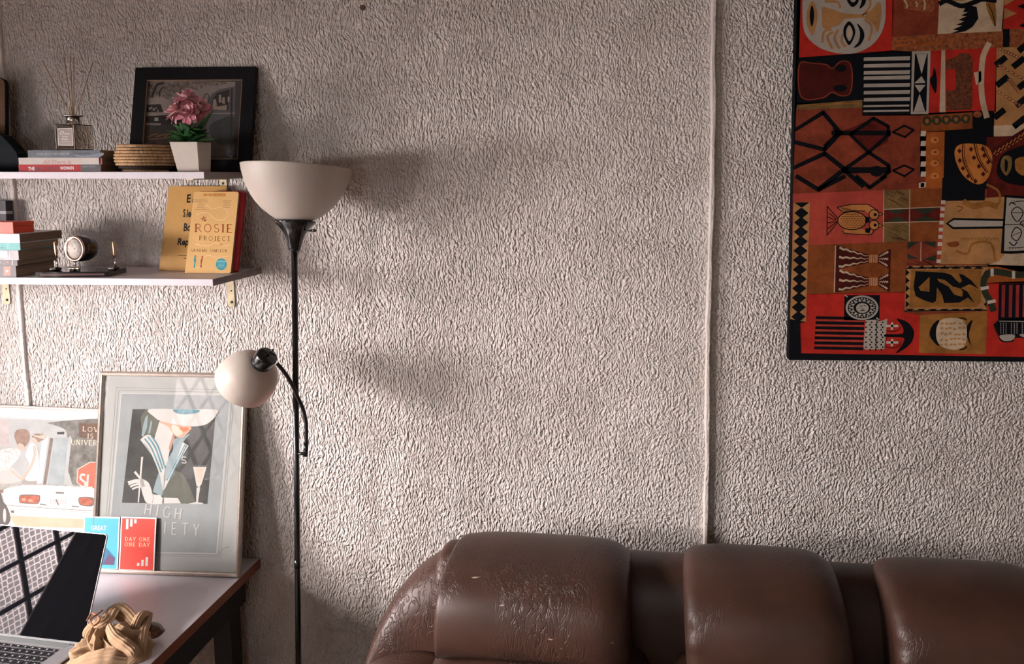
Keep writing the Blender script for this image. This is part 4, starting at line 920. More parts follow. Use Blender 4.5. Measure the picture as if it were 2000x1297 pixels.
def p_lady(P, W, H_):
    rect(P, .008, .008, W-.008, H_-.008, pg)
    P.x0, P.y0, P.sc = TH
    def quad(a, b, c, d, w, mt, lay=1):
        for s_, e_ in ((a, b), (b, c), (c, d), (d, a)): P.line([s_, e_], w, mt, lay)
    P.poly([(180, 152), (855, 163), (768, 1142), (96, 1130)], pg2, 1)
    quad((180, 152), (855, 163), (768, 1142), (96, 1130), 6, pline, 2); quad((165, 134), (868, 147), (781, 1152), (82, 1140), 3, plined, 2); quad((150, 117), (880, 131), (793, 1164), (68, 1150), 2.5, plined, 2)
    P.poly([(250, 250), (766, 254), (712, 836), (184, 828)], pdark, 2)
    P.poly([(440, 700), (500, 620), (560, 650), (600, 720), (640, 830), (550, 834), (430, 790)], pgreen, 3); P.poly([(395, 690), (412, 640), (442, 755), (430, 790), (375, 760)], pblue, 3)
    P.poly([(330, 300), (345, 285), (340, 360), (318, 420), (305, 415), (315, 350)], pblue, 3); P.poly([(362, 320), (372, 330), (358, 400), (345, 405)], pblue, 3)
    P.poly([(300, 300), (330, 252), (355, 252), (415, 330), (395, 420), (350, 410), (310, 420)], pgreen, 2.5)
    P.poly([(415, 328), (470, 352), (502, 398), (495, 450), (478, 512), (462, 600), (440, 600), (410, 500), (385, 430), (400, 380)], pwhite, 4)
    P.poly(spline([(300, 438), (350, 408), (392, 450), (430, 540), (452, 640), (441, 752), (415, 650), (370, 530), (330, 470)]), pwhite, 5)
    for k, (a, b, c_) in enumerate((((325, 432), (372, 500), (428, 640)), ((345, 420), (392, 490), (438, 620)), ((366, 416), (408, 480), (447, 600)))): P.curve([a, b, c_], 10, pteal, 6)
    P.poly(spline([(602, 405), (565, 452), (545, 520), (505, 610), (448, 745), (447, 640), (470, 560), (500, 500), (505, 440), (560, 420)]), pblue, 5)
    P.poly([(560, 455), (597, 476), (545, 560), (442, 754), (450, 700), (520, 570)], pwhite, 6)
    for a, b in (((575, 470), (462, 690)), ((585, 474), (480, 680))): P.line([a, b], 7, pteal, 7)
    P.line([(300, 438), (370, 530)], 4, pwhite, 7); P.curve([(370, 530), (415, 640), (441, 752)], 4, pwhite, 7)
    P.poly(spline([(500, 405), (488, 440), (474, 490), (486, 505), (496, 470), (510, 425)]), mat('poster_brown_shadow', (.34, .17, .11), .7), 6)
    P.poly(spline([(420, 308), (500, 325), (608, 358), (602, 384), (588, 400), (560, 424), (528, 424), (498, 398), (470, 358), (425, 335)]), pskin, 7)
    P.poly(spline([(495, 350), (540, 362), (560, 400), (530, 415), (500, 392)]), mat('poster_light_skin', (.64, .44, .34), .7), 8)
    P.poly(spline([(540, 366), (570, 362), (598, 368), (592, 384), (565, 388)]), plip, 9)
    P.poly(spline([(352, 251), (385, 298), (430, 325), (520, 345), (620, 357), (700, 346), (745, 315), (766, 288), (766, 253), (560, 251)]), pwhite, 10)
    P.poly(spline([(510, 252), (658, 255), (640, 276), (560, 282), (518, 272)]), pteal, 11)
    P.curve([(582, 548), (560, 545), (556, 562), (575, 568), (580, 582), (555, 582)], 5, pwhite, 5)
    P.poly([(316, 545), (304, 545), (282, 826), (290, 826)], pwhite, 6)
    for pts, w in ((((222, 703), (265, 690), (310, 690)), 12), (((226, 716), (262, 702), (318, 702)), 12), (((236, 730), (270, 716), (325, 712)), 12), (((248, 744), (280, 732), (330, 722)), 11), (((264, 636), (290, 668), (320, 700)), 14)): P.curve(list(pts), w, pwhite, 7)
    P.poly(spline([(300, 682), (345, 700), (365, 740), (378, 775), (430, 785), (440, 832), (345, 832), (318, 790), (305, 740)]), pwhite, 7)
    P.curve([(372, 772), (380, 795), (372, 830)], 3, plined, 8); P.curve([(427, 785), (440, 800), (436, 832)], 5, pdark, 8)
    P.poly([(440, 796), (530, 800), (550, 832), (440, 832)], pwhite, 7)
    P.poly([(624, 606), (708, 606), (676, 715), (660, 735), (645, 722)], pwhite, 5); P.poly([(640, 615), (694, 615), (668, 705), (652, 705)], mat('poster_drink', (.50, .42, .33), .7), 6)
    P.poly([(646, 735), (668, 732), (654, 826), (643, 826)], pwhite, 5); P.line([(630, 598), (712, 598)], 2, plined, 5); P.poly([(600, 832), (640, 824), (680, 828), (690, 836), (600, 836)], pwhite, 5)
    for dx, dy, mt, lay in ((-3, -3, pline, 3), (4, 3, plined, 2.5)):
        write(P, 'HIGH', (322+dx, 902+dy), (552+dx, 934+dy), 66, mt, .12, .09, 0, .42, lay=lay); write(P, 'SOCIETY', (235+dx, 1010+dy), (662+dx, 1036+dy), 72, mt, .10, .09, 0, .55, lay=lay)
    P.curve([(785, 1142), (815, 1110), (850, 1102)], 3, plined, 3)
rp = [(0, -.016), (0, -.004), (.0015, -.001), (.0045, .0006), (.0085, .0), (.0115, -.002), (.0130, -.0055), (.0130, -.016)]
BAR = .0130
framed('poster_frame', 'tall champagne metal poster frame with a hat-wearing lady, leaning against the wall on the desk', 'framed poster', HSF, HW, HH, BAR, .016, rail_m, p_lady, raise_=.006, prof=rp)
# second poster frame, further left and behind
LVF = LF((-2.06, -.085, ZD+.0130), -.3, 7.8, -1.2)
l4 = [LVF.uv(*p) for p in ((0, 791), (150, 798))]
LH = (l4[0][1]+l4[1][1])/2; LW = .60
TV = (0, 780, 4.99)
def p_love(P, W, H_):
    rect(P, .008, .008, W-.008, H_-.008, mat('poster_white_border', (.58, .57, .56), .6, var=.03, vscale=12)); P.x0, P.y0, P.sc = TV
    bgm = mat('poster_grove', (.07, .068, .055), .6, var=.6, vscale=38, color2=(.24, .235, .21))
    gl = mat('poster_haze', (.38, .40, .385), .6, var=.1, vscale=16)
    P.poly([(-700, 160), (1250, 222), (1250, 1260), (-700, 1230)], gl, 1)
    P.line([(-700, 152), (1250, 212)], 4, mat('poster_pink_rule', (.5, .42, .40), .6), 2)
    P.poly(spline([(500, 222), (560, 260), (640, 300), (660, 380), (700, 380), (705, 830), (1250, 850), (1250, 235)], True, 3), bgm, 2)
    P.poly([(770, 232), (1250, 240), (1250, 430), (770, 370)], mat('poster_brown_leaf', (.12, .07, .045), .6, var=.3, vscale=40), 3)
    P.poly([(555, 320), (630, 315), (625, 342), (560, 342)], pdark, 3)
    P.poly([(90, 230), (170, 215), (160, 470), (70, 500)], gl, 2); P.poly([(-10, 200), (85, 200), (90, 460), (-10, 460)], mat('poster_pale_trunk', (.42, .38, .36), .6, var=.15, vscale=30), 3)
    P.poly([(488, 375), (520, 380), (450, 830), (420, 830)], mat('poster_brown_trunk', (.18, .145, .12), .6, var=.2, vscale=40), 3); P.poly([(535, 370), (665, 375), (615, 835), (465, 835)], mat('poster_cool_sheet', (.30, .345, .345), .6, var=.12, vscale=30), 3)
    P.poly([(405, 430), (475, 350), (440, 620), (415, 815), (360, 820), (380, 600)], mat('poster_cool_sheet2', (.44, .50, .50), .6), 3)
    hair = mat('poster_hair', (.25, .17, .13), .6, var=.25, vscale=60); skn = mat('poster_faded_skin', (.52, .37, .30), .6, var=.12, vscale=50); dress = mat('poster_white_dress', (.70, .69, .67), .6, var=.04, vscale=20)
    P.poly(spline([(165, 300), (250, 290), (290, 340), (280, 420), (230, 470), (190, 480), (160, 420), (140, 350)]), hair, 4); P.poly(spline([(185, 430), (225, 440), (240, 480), (200, 500), (170, 470)]), skn, 5)
    P.poly(spline([(-20, 520), (60, 480), (150, 475), (200, 490), (190, 560), (120, 640), (60, 690), (-20, 680)]), mat('poster_floral_shirt', (.38, .37, .35), .6, var=.6, vscale=110, color2=(.68, .66, .63)), 4)
    P.poly(spline([(0, 690), (90, 650), (160, 700), (220, 770), (190, 800), (90, 820), (0, 820)]), mat('poster_haze2', (.46, .45, .42), .6), 3); P.curve([(110, 690), (160, 740), (220, 785)], 20, skn, 5)
    P.poly(spline([(315, 360), (350, 335), (420, 340), (435, 380), (405, 400), (370, 420), (330, 405)]), hair, 5); P.poly(spline([(320, 345), (400, 355), (412, 300), (406, 345), (435, 350), (430, 385), (350, 365)]), mat('poster_head_scarf', (.5, .42, .33), .6), 6)
    P.poly(spline([(322, 372), (350, 385), (370, 420), (345, 440), (318, 410)]), skn, 6); P.poly(spline([(300, 430), (345, 425), (372, 520), (380, 620), (378, 740), (370, 790), (250, 780), (290, 640), (255, 560), (265, 500)]), dress, 6)
    P.curve([(335, 450), (340, 540), (310, 640), (265, 720), (225, 780)], [30, 31, 32, 32, 32, 31, 31, 30, 30, 29, 29, 29, 28, 28, 27, 27, 27, 26, 26, 26, 25, 25, 25, 24, 24], skn, 7)
    P.poly([(225, 765), (360, 765), (360, 830), (210, 830)], mat('poster_grey_shape', (.30, .28, .26), .6), 5)
    P.poly([(-10, 820), (1250, 850), (1250, 900), (-10, 900)], mat('poster_grass', (.36, .35, .31), .6, var=.3, vscale=60), 3)
    stp = [(760, 680), (880, 612), (960, 612), (1040, 690), (1040, 790), (960, 880), (850, 880), (752, 810)]
    P.poly(stp, mat('poster_stop_red', (.60, .13, .08), .6), 5); P.ribbon(stp+[stp[0]], 9, pwhite, 6); P.curve([(832, 740), (800, 732), (785, 765), (805, 790), (832, 812), (826, 850), (788, 845)], 20, pwhite, 7); P.line([(860, 735), (850, 860), (900, 862)], 20, pwhite, 7)
    car = mat('poster_white_car', (.70, .675, .63), .5, var=.03, vscale=8)
    P.poly(spline([(20, 900), (90, 862), (250, 838), (500, 840), (760, 855), (1000, 880), (1080, 930), (1080, 1260), (120, 1240), (60, 1190), (40, 980)], True, 4), car, 8)
    P.poly([(95, 1130), (1080, 1180), (1080, 1262), (150, 1236)], mat('poster_car_dust', (.56, .42, .30), .6, var=.1, vscale=20), 9)
    dk = mat('poster_car_line', (.14, .12, .10), .6); lamp_m = mat('poster_tail_lamp', (.36, .11, .07), .5, var=.35, vscale=90)
    P.curve([(60, 1030), (400, 1055), (800, 1080), (1080, 1095)], 5, dk, 10); P.curve([(110, 1070), (500, 1085), (1080, 1110)], 2.5, dk, 10)
    P.poly(spline([(190, 950), (215, 928), (370, 930), (394, 950), (385, 1005), (350, 1020), (210, 1012), (190, 990)]), dk, 10); P.poly(spline([(200, 955), (220, 938), (365, 938), (384, 955), (376, 1000), (345, 1010), (215, 1003), (200, 985)]), lamp_m, 11)
    for x, y in ((235, 975), (300, 985)): P.poly(ell(x, y, 22, 15), mat('poster_lamp_glow', (.55, .24, .16), .5), 12)
    P.poly(spline([(768, 965), (800, 950), (900, 955), (920, 990), (900, 1040), (800, 1035), (772, 1010)]), dk, 10); P.poly(spline([(776, 970), (805, 960), (890, 965), (905, 990), (890, 1030), (805, 1026), (780, 1005)]), lamp_m, 11)
    P.poly([(545, 902), (628, 905), (625, 920), (548, 917)], dk, 10); P.poly([(480, 945), (690, 955), (682, 1045), (476, 1040)], mat('poster_plate', (.62, .56, .52), .5), 10)
    for x in range(500, 660, 24): P.line([(x, 975), (x-3, 1015)], 7, mat('poster_plate_pink', (.52, .34, .31), .5), 11)
    P.line([(550, 975), (572, 1025)], 12, dk, 12); P.line([(395, 1020), (455, 1030)], 10, dk, 10); P.line([(705, 1042), (770, 1046)], 10, dk, 10); P.poly([(110, 1080), (142, 1083), (142, 1108), (108, 1104)], dk, 11)
    P.poly(spline([(-40, 900), (0, 905), (30, 990), (70, 1040), (105, 1140), (95, 1200), (50, 1235), (-40, 1235)]), mat('poster_tyre', (.12, .11, .10), .6), 9); P.poly(ell(48, 1130, 16, 70), mat('poster_wheel', (.5, .49, .46), .5), 10); P.poly([(-30, 880), (38, 880), (36, 912), (-30, 912)], hair, 10)
    cw_ = mat('poster_cream_letters', (.72, .62, .46), .5)
    write(P, 'LOVE', (806, 308), (1010, 321), 42, cw_, .16, .09, .12, .2, lay=8); write(P, 'IS', (852, 378), (910, 381), 44, cw_, .16, .09, .12, .2, lay=8); write(P, 'UNIVERSAL', (694, 438), (1075, 455), 46, cw_, .16, .09, .12, .2, lay=8)
rp2 = [(0, -.008), (0, -.003), (.0015, -.0008), (.0035, 0), (.0060, -.001), (.0075, -.0035), (.0075, -.008)]
framed('poster_frame', 'wide pale metal poster frame with a white car picture, behind the open laptop', 'framed poster', LVF, LW, LH, .0075, .008, mat('pale_brushed_metal', (.62, .55, .48), .3, .8), p_love, raise_=.004, prof=rp2)
# two small cards standing in the tall frame's bottom rail
T5 = (0, 980, 2000/520)
def card(name, label, pts, printer, w):
    fr = LF(HSF(0, BAR+.0006, w), -.3, HSL); q = [fr.uv(T5[0]+x/T5[2], T5[1]+y/T5[2]) for x, y in pts]
    u0 = (q[0][0]+q[3][0])/2; u1 = (q[1][0]+q[2][0])/2; v1 = (q[0][1]+q[1][1])/2
    t = MB(fr); t.prism([(u0, 0), (u1, 0), (u1, v1), (u0, v1)], -.0012, 0, mat('white_card_stock', (.68, .68, .68), .5))
    P = Print(t, fr, *T5); b = .0036
    printer(P, u0+b, b*.3, u1-b, v1-b)
    tag(t.build(name), label, 'card', 'cards tucked in the poster frame')
def rct(P, u0, v0, u1, v1, mt, lay): P.mb.add([(u, v, P.w+P.LAY*lay) for u, v in ((u0, v0), (u1, v0), (u1, v1), (u0, v1))], [(0, 1, 2, 3)], mt)
def p_blue(P, u0, v0, u1, v1):
    rct(P, u0, v0, u1, v1, mat('sky_blue_card', (.085, .40, .50), .5), 1)
    type_text(P, 'GREAT', (683, 213), (800, 215), 34, mat('pale_card_grey', (.60, .60, .58), .5), lay=3, bold=.02)
    P.poly([(800, 345), (866, 420), (858, 475), (640, 470), (700, 400)], mat('mid_blue_card', (.05, .16, .28), .5), 2); P.poly([(822, 395), (862, 425), (858, 474), (770, 472)], mat('plum_card', (.12, .07, .13), .5), 3)
def p_red(P, u0, v0, u1, v1):
    rct(P, u0, v0, u1, v1, mat('bright_red_card', (.66, .065, .045), .5), 1); g = mat('pale_card_grey', (.60, .60, .58), .5)
    for x, a, b in ((957, 131, 206), (988, 131, 186), (1018, 132, 162)): P.line([(x, a), (x-2, b)], 18, g, 2, False)
    for x, a, b in ((1104, 416, 484), (1072, 437, 483), (1040, 460, 482)): P.line([(x, a), (x-3, b)], 18, g, 2, False)
    cr = mat('cream_card_ink', (.74, .62, .40), .5)
    write(P, 'DAY ONE', (940, 293), (1126, 297), 27, cr, .17, .11, .12, .26, lay=3); write(P, 'ONE DAY', (937, 333), (1124, 338), 27, cr, .17, .11, .12, .26, lay=3)
    type_text(P, 'YOU DECIDE', (970, 360), (1084, 363), 9, mat('dark_red_ink', (.40, .10, .07), .5), lay=3)
card('quote_card', 'blue card with a white border, partly hidden by the laptop screen', ((640, 108), (908, 118), (878, 478), (606, 470)), p_blue, .0002)
card('quote_card', 'red card with cream slab letters and pale bars, in the tall frame corner', ((914, 113), (1177, 121), (1157, 488), (888, 479)), p_red, .0012)

# ------------------------------------------------------------------ laptop
alu = mat('silver_aluminium', (.50, .50, .51), .34, .75); key_m = mat('black_key', (.012, .012, .014), .45); legend = mat('key_legend', (.5, .5, .5), .5)
screen_m = mat('glossy_black_screen', (.004, .004, .005), .015, spec=.75, ior=1.6); bezel_m = mat('laptop_black_rubber', (.01, .01, .011), .4)
LYAW = -6.4; hp = Vector((-1.336, -.466, ZD))
LB = LF(hp, LYAW, 0)
LB.ey, LB.n = Vector((0, 0, 1)), LB.n        # u right, v up, w towards the room
WL, WR, DPT, BT = -.343, .016, .246, .0145
lap = thing('laptop', 'open silver laptop with black keys and a glossy dark screen, on the desk', 'laptop', LB((WL+WR)/2, 0, DPT/2))
m = MB()
def rr2(x0, x1, y0, y1, r, n=5):
    o = []
    for cx, cy, a0 in ((x1-r, y0+r, -90), (x1-r, y1-r, 0), (x0+r, y1-r, 90), (x0+r, y0+r, 180)):
        o += [(cx+r*math.cos(math.radians(a0+90*k/n)), cy+r*math.sin(math.radians(a0+90*k/n))) for k in range(n+1)]
    return o
out = rr2(WL, WR, .004, DPT, .010); DK = lambda x, y, z: LB(x, z, y)
m = MB(lambda x, y, z: DK(x, y, z))
m.prism(out, .0015, BT, alu); base = m.build('deck', lap, bevel=.0012)
m = MB(lambda x, y, z: DK(x, y, z)); m.prism(rr2(WL+.004, WR-.004, .006, DPT-.004, .01), .0002, .0014, bezel_m); m.build('rubber_feet', base)
m = MB(lambda x, y, z: DK(x, y, z)); m.prism(rr2(WL+.035, WR-.035, -.002, .0155, .004), .004, BT+.0003, mat('grey_hinge_cover', (.14, .15, .15), .4)); m.build('hinge', lap)
KX0, KX1, KY0 = WL+.040, WR-.040, .024
kb_rows = [(14, .009, 0), (14, .0165, 0), (14, .0165, .006), (13, .0165, .011), (12, .0165, .016), (9, .0165, 0)]
y = KY0; pitch_y = [.0115, .019, .019, .019, .019, .019]; keymesh = None
proto_keys = {}
for r_, (n, kh, off) in enumerate(kb_rows):
    wtot = KX1-KX0; kw = wtot/n
    ky = y
    for k in range(n):
        key = (n, kh)
        x0 = KX0+kw*k
        if key not in proto_keys:
            m = MB(lambda x, y_, z: DK(x, y_, z)); 
            m.prism(rr2(0, kw-.003, 0, kh, .0022, 3), 0, .0012, key_m); m.prism(ell(kw/2-.0015, kh/2, .0016, .0022, 10), .00122, .00123, legend)
            me_o = m.build('key', lap, origin=None, bevel=0); proto_keys[key] = me_o; o = me_o
        else:
            o = proto_keys[key].copy(); COL.objects.link(o); o.parent = lap
        d = DK(x0, ky, BT+.0002)-DK(0, 0, 0); o.location = d
    y += pitch_y[r_]
m = MB(lambda x, y, z: DK(x, y, z)); m.prism(rr2((WL+WR)/2-.052, (WL+WR)/2+.052, .150, .232, .004), BT, BT+.0003, mat('trackpad_grey', (.42, .42, .43), .4, .5)); m.build('trackpad', lap)
m = MB(lambda x, y, z: DK(x, y, z)); m.prism([(WR-.0003, .03), (WR+.0002, .03), (WR+.0002, .10), (WR-.0003, .10)], .005, .010, bezel_m); m.build('ports', lap)
SL = LF(LB(0, BT+.0015, -.001), LYAW, 22)
m = MB(SL); SHt = .2525; m.prism(rr2(WL, WR, 0, SHt, .009), -.0045, -.0002, alu); lid = m.build('lid', lap, bevel=.0008)
m = MB(SL); m.prism(rr2(WL+.0012, WR-.0012, .004, SHt-.0012, .008), -.0004, .0004, screen_m); m.build('screen', lid)
m = MB(SL); m.prism([(WL+.0015, .0005), (WR-.0015, .0005), (WR-.0015, .0045), (WL+.0015, .0045)], -.0003, .0006, mat('grey_hinge_cover', (.14, .15, .15), .4)); m.build('lower_bezel', lid)

# ------------------------------------------------------------------ side window: lattice, patterned pane, added dark cloth
def patterned(name):
    m = bpy.data.materials.new(name); m.use_nodes = True; nt = m.node_tree; N = nt.nodes; L = nt.links; N.clear()
    out = N.new('ShaderNodeOutputMaterial'); tr = N.new('ShaderNodeBsdfTransparent'); tr.inputs[0].default_value = (1, .95, .95, 1); df = N.new('ShaderNodeBsdfTranslucent'); df.inputs[0].default_value = (.6, .5, .48, 1)
    tc = N.new('ShaderNodeTexCoord'); mp = N.new('ShaderNodeMapping'); mp.inputs['Rotation'].default_value = (math.radians(45), 0, 0); L.new(tc.outputs['Object'], mp.inputs[0])
    v = N.new('ShaderNodeTexVoronoi'); v.feature = 'DISTANCE_TO_EDGE'; v.inputs['Scale'].default_value = 45; v.inputs['Randomness'].default_value = .25; L.new(mp.outputs[0], v.inputs['Vector'])
    r = N.new('ShaderNodeValToRGB'); r.color_ramp.elements[0].position = .05; r.color_ramp.elements[1].position = .11; r.color_ramp.elements[0].color = (.6, .6, .6, 1); r.color_ramp.elements[1].color = (.06, .06, .06, 1); L.new(v.outputs[0], r.inputs[0])
    mx = N.new('ShaderNodeMixShader'); L.new(r.outputs[0], mx.inputs[0]); L.new(tr.outputs[0], mx.inputs[1]); L.new(df.outputs[0], mx.inputs[2]); L.new(mx.outputs[0], out.inputs[0]); return m
lace = patterned('patterned_lace')
w1 = bpy.data.objects['window_1']
m = MB(); m.box(XL-.125, XL-.1245, WY0+.01, WY1-.01, WZ0+.01, WZ1-.01, lace); m.build('lace_panel', w1)
m = MB(); iron = mat('dark_iron_lattice', (.012, .011, .012), .5)
sp = .15
def latbar(mb, c, sgn):
    # line z = c + sgn*y clipped to the opening
    pts = []
    for y_ in (WY0, WY1):
        z_ = c+sgn*y_
        if WZ0 <= z_ <= WZ1: pts.append((y_, z_))
    for z_ in (WZ0, WZ1):
        y_ = (z_-c)/sgn
        if WY0 < y_ < WY1: pts.append((y_, z_))
    if len(pts) >= 2:
        a, b = Vector((XL-.03, *pts[0])), Vector((XL-.03, *pts[1]))
        if (a-b).length > .05: mb.tube([a, b], .010, iron, 4)
k = -6.0
while k < 6.0: latbar(m, k, 1.0); latbar(m, k, -1.0); k += sp*math.sqrt(2)
m.build('lattice', w1)
m = MB()
def cfn(u, v):
    y_ = -1.76+.50*u; return (XL+.045+.022*math.sin(u*38)+.006*math.sin(v*9+u*11), y_, .72+1.62*v)
m.grid(cfn, 80, 16, mat('dark_brown_curtain_cloth', (.022, .016, .014), .9, bump=.4, bscale=500, bdist=.001)); cu_ = m.build('added_curtain', solid=.002, recalc=False)  # unseen cloth, added to darken part of the laptop screen's reflection
tag(cu_, 'dark brown gathered cloth added over the side window to darken the laptop reflection', 'added_curtain')
# ------------------------------------------------------------------ added rear window, unseen, for the fill
window('added_window', LF((BX1, YB, BZ0), 180), BX1-BX0, BZ1-BZ0)
# ------------------------------------------------------------------ big painted batik on the right
CV = LF(at(1541, 703, -.036), 0, 0, .35); CV.o.y = -.0365
CWD, CHT = 1.00, 1.25
def bt(name, c, v=.22): return mat('batik_'+name, c, .85, var=v, vscale=26, bump=.35, bscale=700, bdist=.0006, spec=.12)
RED, BRK, DRD = bt('red', (.40, .022, .014)), bt('brick', (.19, .038, .018), .35), bt('dark_red', (.10, .012, .008), .45)
BLK = mat('batik_black', (.005, .006, .008), .85, spec=.08); CRM, TAN, OCH = bt('cream', (.46, .36, .24)), bt('tan', (.37, .19, .07)), bt('ochre', (.26, .115, .025), .3)
ORG_, BRN, PNK = bt('orange', (.32, .085, .016), .35), bt('brown', (.20, .055, .014), .3), bt('salmon_red', (.36, .055, .035), .2)
GRY, WHT, MAR, OLV, GRN = bt('grey_white', (.36, .33, .28), .12), bt('white', (.50, .45, .37), .1), bt('maroon', (.055, .008, .006), .3), bt('olive', (.16, .10, .035), .4), bt('dark_green', (.028, .035, .02), .3)
MOT = mat('batik_mottled', (.10, .02, .008), .85, var=.8, vscale=120, color2=(.38, .12, .03)); MOT2 = mat('batik_mottled_dark', (.03, .008, .005), .85, var=.8, vscale=150, color2=(.20, .055, .015))
paint = thing('painting', 'large red and ochre batik-style painted canvas hanging high on the wall above the sofa', 'painting', CV(CWD/2, CHT/2, -.018))
m = MB(CV); m.prism([(0, 0), (CWD, 0), (CWD, CHT), (0, CHT)], -.0355, 0, BLK); m.build('stretched_canvas', paint)
m = MB(CV); P = Print(m, CV, 1530, 0, 1693/470, clip=(.0003, .0003, CWD-.0003, CHT-.0003))
S2 = 1648/470
def z1(): P.x0, P.y0, P.sc = 1530, 0, 1693/470
def z2(): P.x0, P.y0, P.sc = 1530, 350, S2
z1(); p = P.poly; c = P.curve; l = P.line
# upper region beyond the frame: plain patchwork
rct(P, .002, .45, CWD-.002, CHT-.002, DRD, 0)
for u0, v0, u1, v1, mt in ((.02, 1.0,   .30, CHT-.02, RED), (.30, 1.02, .62, CHT-.02, BRK), (.62, 1.0, .9, CHT-.02, OCH), (.9, .98, CWD-.02, CHT-.02, BRN), (.35, 1.08, .5, 1.2, BLK), (.68, 1.06, .84, 1.2, CRM), (.06, 1.06, .2, 1.2, TAN)): rct(P, u0, v0, u1, v1, mt, 1 if mt in (RED, BRK, OCH, BRN) else 2)
rct(P, .65, .02, CWD-.002, .98, BRN, .5); rct(P, .02, .06, CWD-.02, .5, BRK, -.0+.3)
p([(125, -160), (780, -160), (765, 355), (560, 372), (110, 405)], RED, 1)
p([(770, -160), (1105, -160), (1085, 240), (765, 262)], BRK, 1); p([(830, -160), (1075, -160), (1062, 60), (1050, 85), (1000, 85), (850, 62)], MOT, 2)
for q in (((850, 0), (870, 60)), ((930, 10), (935, 50)), ((985, -10), (990, 70))): c([q[0], ((q[0][0]+q[1][0])/2+8, (q[0][1]+q[1][1])/2), q[1]], 12, CRM, 3)
p([(1105, -160), (1565, -160), (1535, 220), (1085, 240)], CRM, 1)
p([(1290, 30), (1360, 50), (1372, 130), (1330, 190), (1280, 220), (1150, 246), (1232, 215), (1190, 208), (1258, 180), (1215, 175), (1272, 150), (1230, 140), (1288, 115), (1250, 110), (1298, 85), (1265, 85)], BLK, 2)
c([(1095, 30), (1150, 5), (1250, 42), (1345, 15), (1400, -5), (1500, 5)], 34, BLK, 3); p(ell(1230, -20, 60, 30), TAN, 4)
p(spline([(1425, 25), (1470, -10), (1495, 60), (1494, 190), (1455, 120)]), OCH, 2); c([(1440, 30), (1470, 90), (1490, 180)], 6, BLK, 3)
p([(1560, -160), (1900, -160), (1900, 205), (1545, 205)], RED, 1)
for q in ([(1555, -60), (1625, 0), (1556, 40)], [(1556, 55), (1642, 95), (1550, 135)]): p(q, TAN, 2)
for q in ([(1645, 45), (1720, 15), (1720, 75)], [(1655, 180), (1720, 150), (1720, 205)]): p(q, BLK, 2)
p([(765, 262), (1085, 240), (1535, 220), (1545, 203), (1900, 200), (1900, 320), (1500, 335), (1040, 358), (905, 362), (765, 355)], MOT, 2); l([(790, 290), (1000, 270)], 10, ORG_, 3); l([(790, 320), (1100, 300)], 14, ORG_, 3)
p([(1545, 205), (1592, 203), (1590, 330), (1545, 332)], BLK, 3)
# oval mask
p(spline([(133, 80), (150, 230), (230, 320), (330, 364), (450, 380), (560, 355), (650, 290), (705, 190), (720, 70), (705, -60), (620, -150), (420, -190), (220, -130), (145, -30)]), GRY, 3)
p(spline([(203, 8), (238, 80), (236, 160), (203, 250), (165, 170), (166, 80)]), TAN, 4); p(spline([(200, 38), (215, 80), (214, 140), (200, 188), (186, 140), (187, 80)]), BLK, 5)
p(spline([(275, 52), (335, 62), (430, 95), (500, 98), (560, 100), (630, 60), (665, 15), (690, 60), (668, 222), (630, 170), (570, 128), (480, 130), (430, 135), (385, 178), (285, 200), (272, 120)]), TAN, 4)
p([(560, 108), (585, 98), (572, 118)], GRY, 5)
for q in ([(340, 205), (285, 225), (275, 300)], [(350, 225), (310, 260), (345, 345)], [(385, 210), (360, 270), (395, 345)], [(570, 135), (622, 190), (600, 285)], [(290, 10), (380, 15), (400, 60)], [(420, 240), (410, 290), (440, 330)], [(560, 110), (610, 40), (600, -40)]): c(q, 18, TAN, 4)
p(spline([(462, 150), (500, 195), (502, 250), (462, 318), (425, 255), (425, 195)]), BLK, 5); p(spline([(462, 178), (484, 210), (486, 250), (463, 290), (442, 250), (443, 210)]), GRY, 6); p(ell(465, 228, 14, 32), CRM, 7)
p(spline([(518, 165), (560, 210), (568, 265), (535, 320), (495, 335), (530, 290), (538, 225)]), BLK, 5)
p(spline([(440, -40), (500, -60), (530, 5), (490, 50), (455, 20)]), BLK, 5); p(ell(490, -10, 22, 26), GRY, 6); p(spline([(555, -60), (580, 0), (565, 40), (535, 60), (550, 10)]), BLK, 5)
# black panel with a pale-edged drum, comb and hourglass tower
p([(100, 420), (110, 405), (560, 372), (900, 362), (895, 803), (555, 815), (555, 705), (95, 725)], BLK, 2)
dr = spline([(112, 455), (200, 445), (300, 455), (345, 482), (400, 435), (460, 438), (482, 500), (482, 600), (460, 665), (400, 672), (340, 650), (270, 690), (125, 680)])
p(dr, MAR, 3); P.ribbon(dr+[dr[0]], 9, BRK, 4); p(ell(405, 480, 40, 26), BLK, 5); p(ell(400, 620, 48, 24), BLK, 5)
for y in (414, 462, 511, 548, 600, 650, 700, 745, 780): p([(567, y-10), (892, y-18 if y < 600 else y-16), (888, y+10), (564, y+14)], GRY, 3) if y < 740 else p([(564, y-4), (886, y-9), (884, y+4), (562, y+9)], GRY, 3)
p([(905, 362), (1036, 358), (1020, 803), (896, 804)], GRY, 4); p([(925, 380), (1016, 378), (1005, 784), (910, 786)], BLK, 5)
for q in ([(935, 382), (1010, 380), (972, 522)], [(972, 535), (920, 586), (1000, 583)], [(922, 598), (1000, 597), (958, 652)], [(958, 660), (916, 785), (996, 783)]): p(q, GRY, 6)
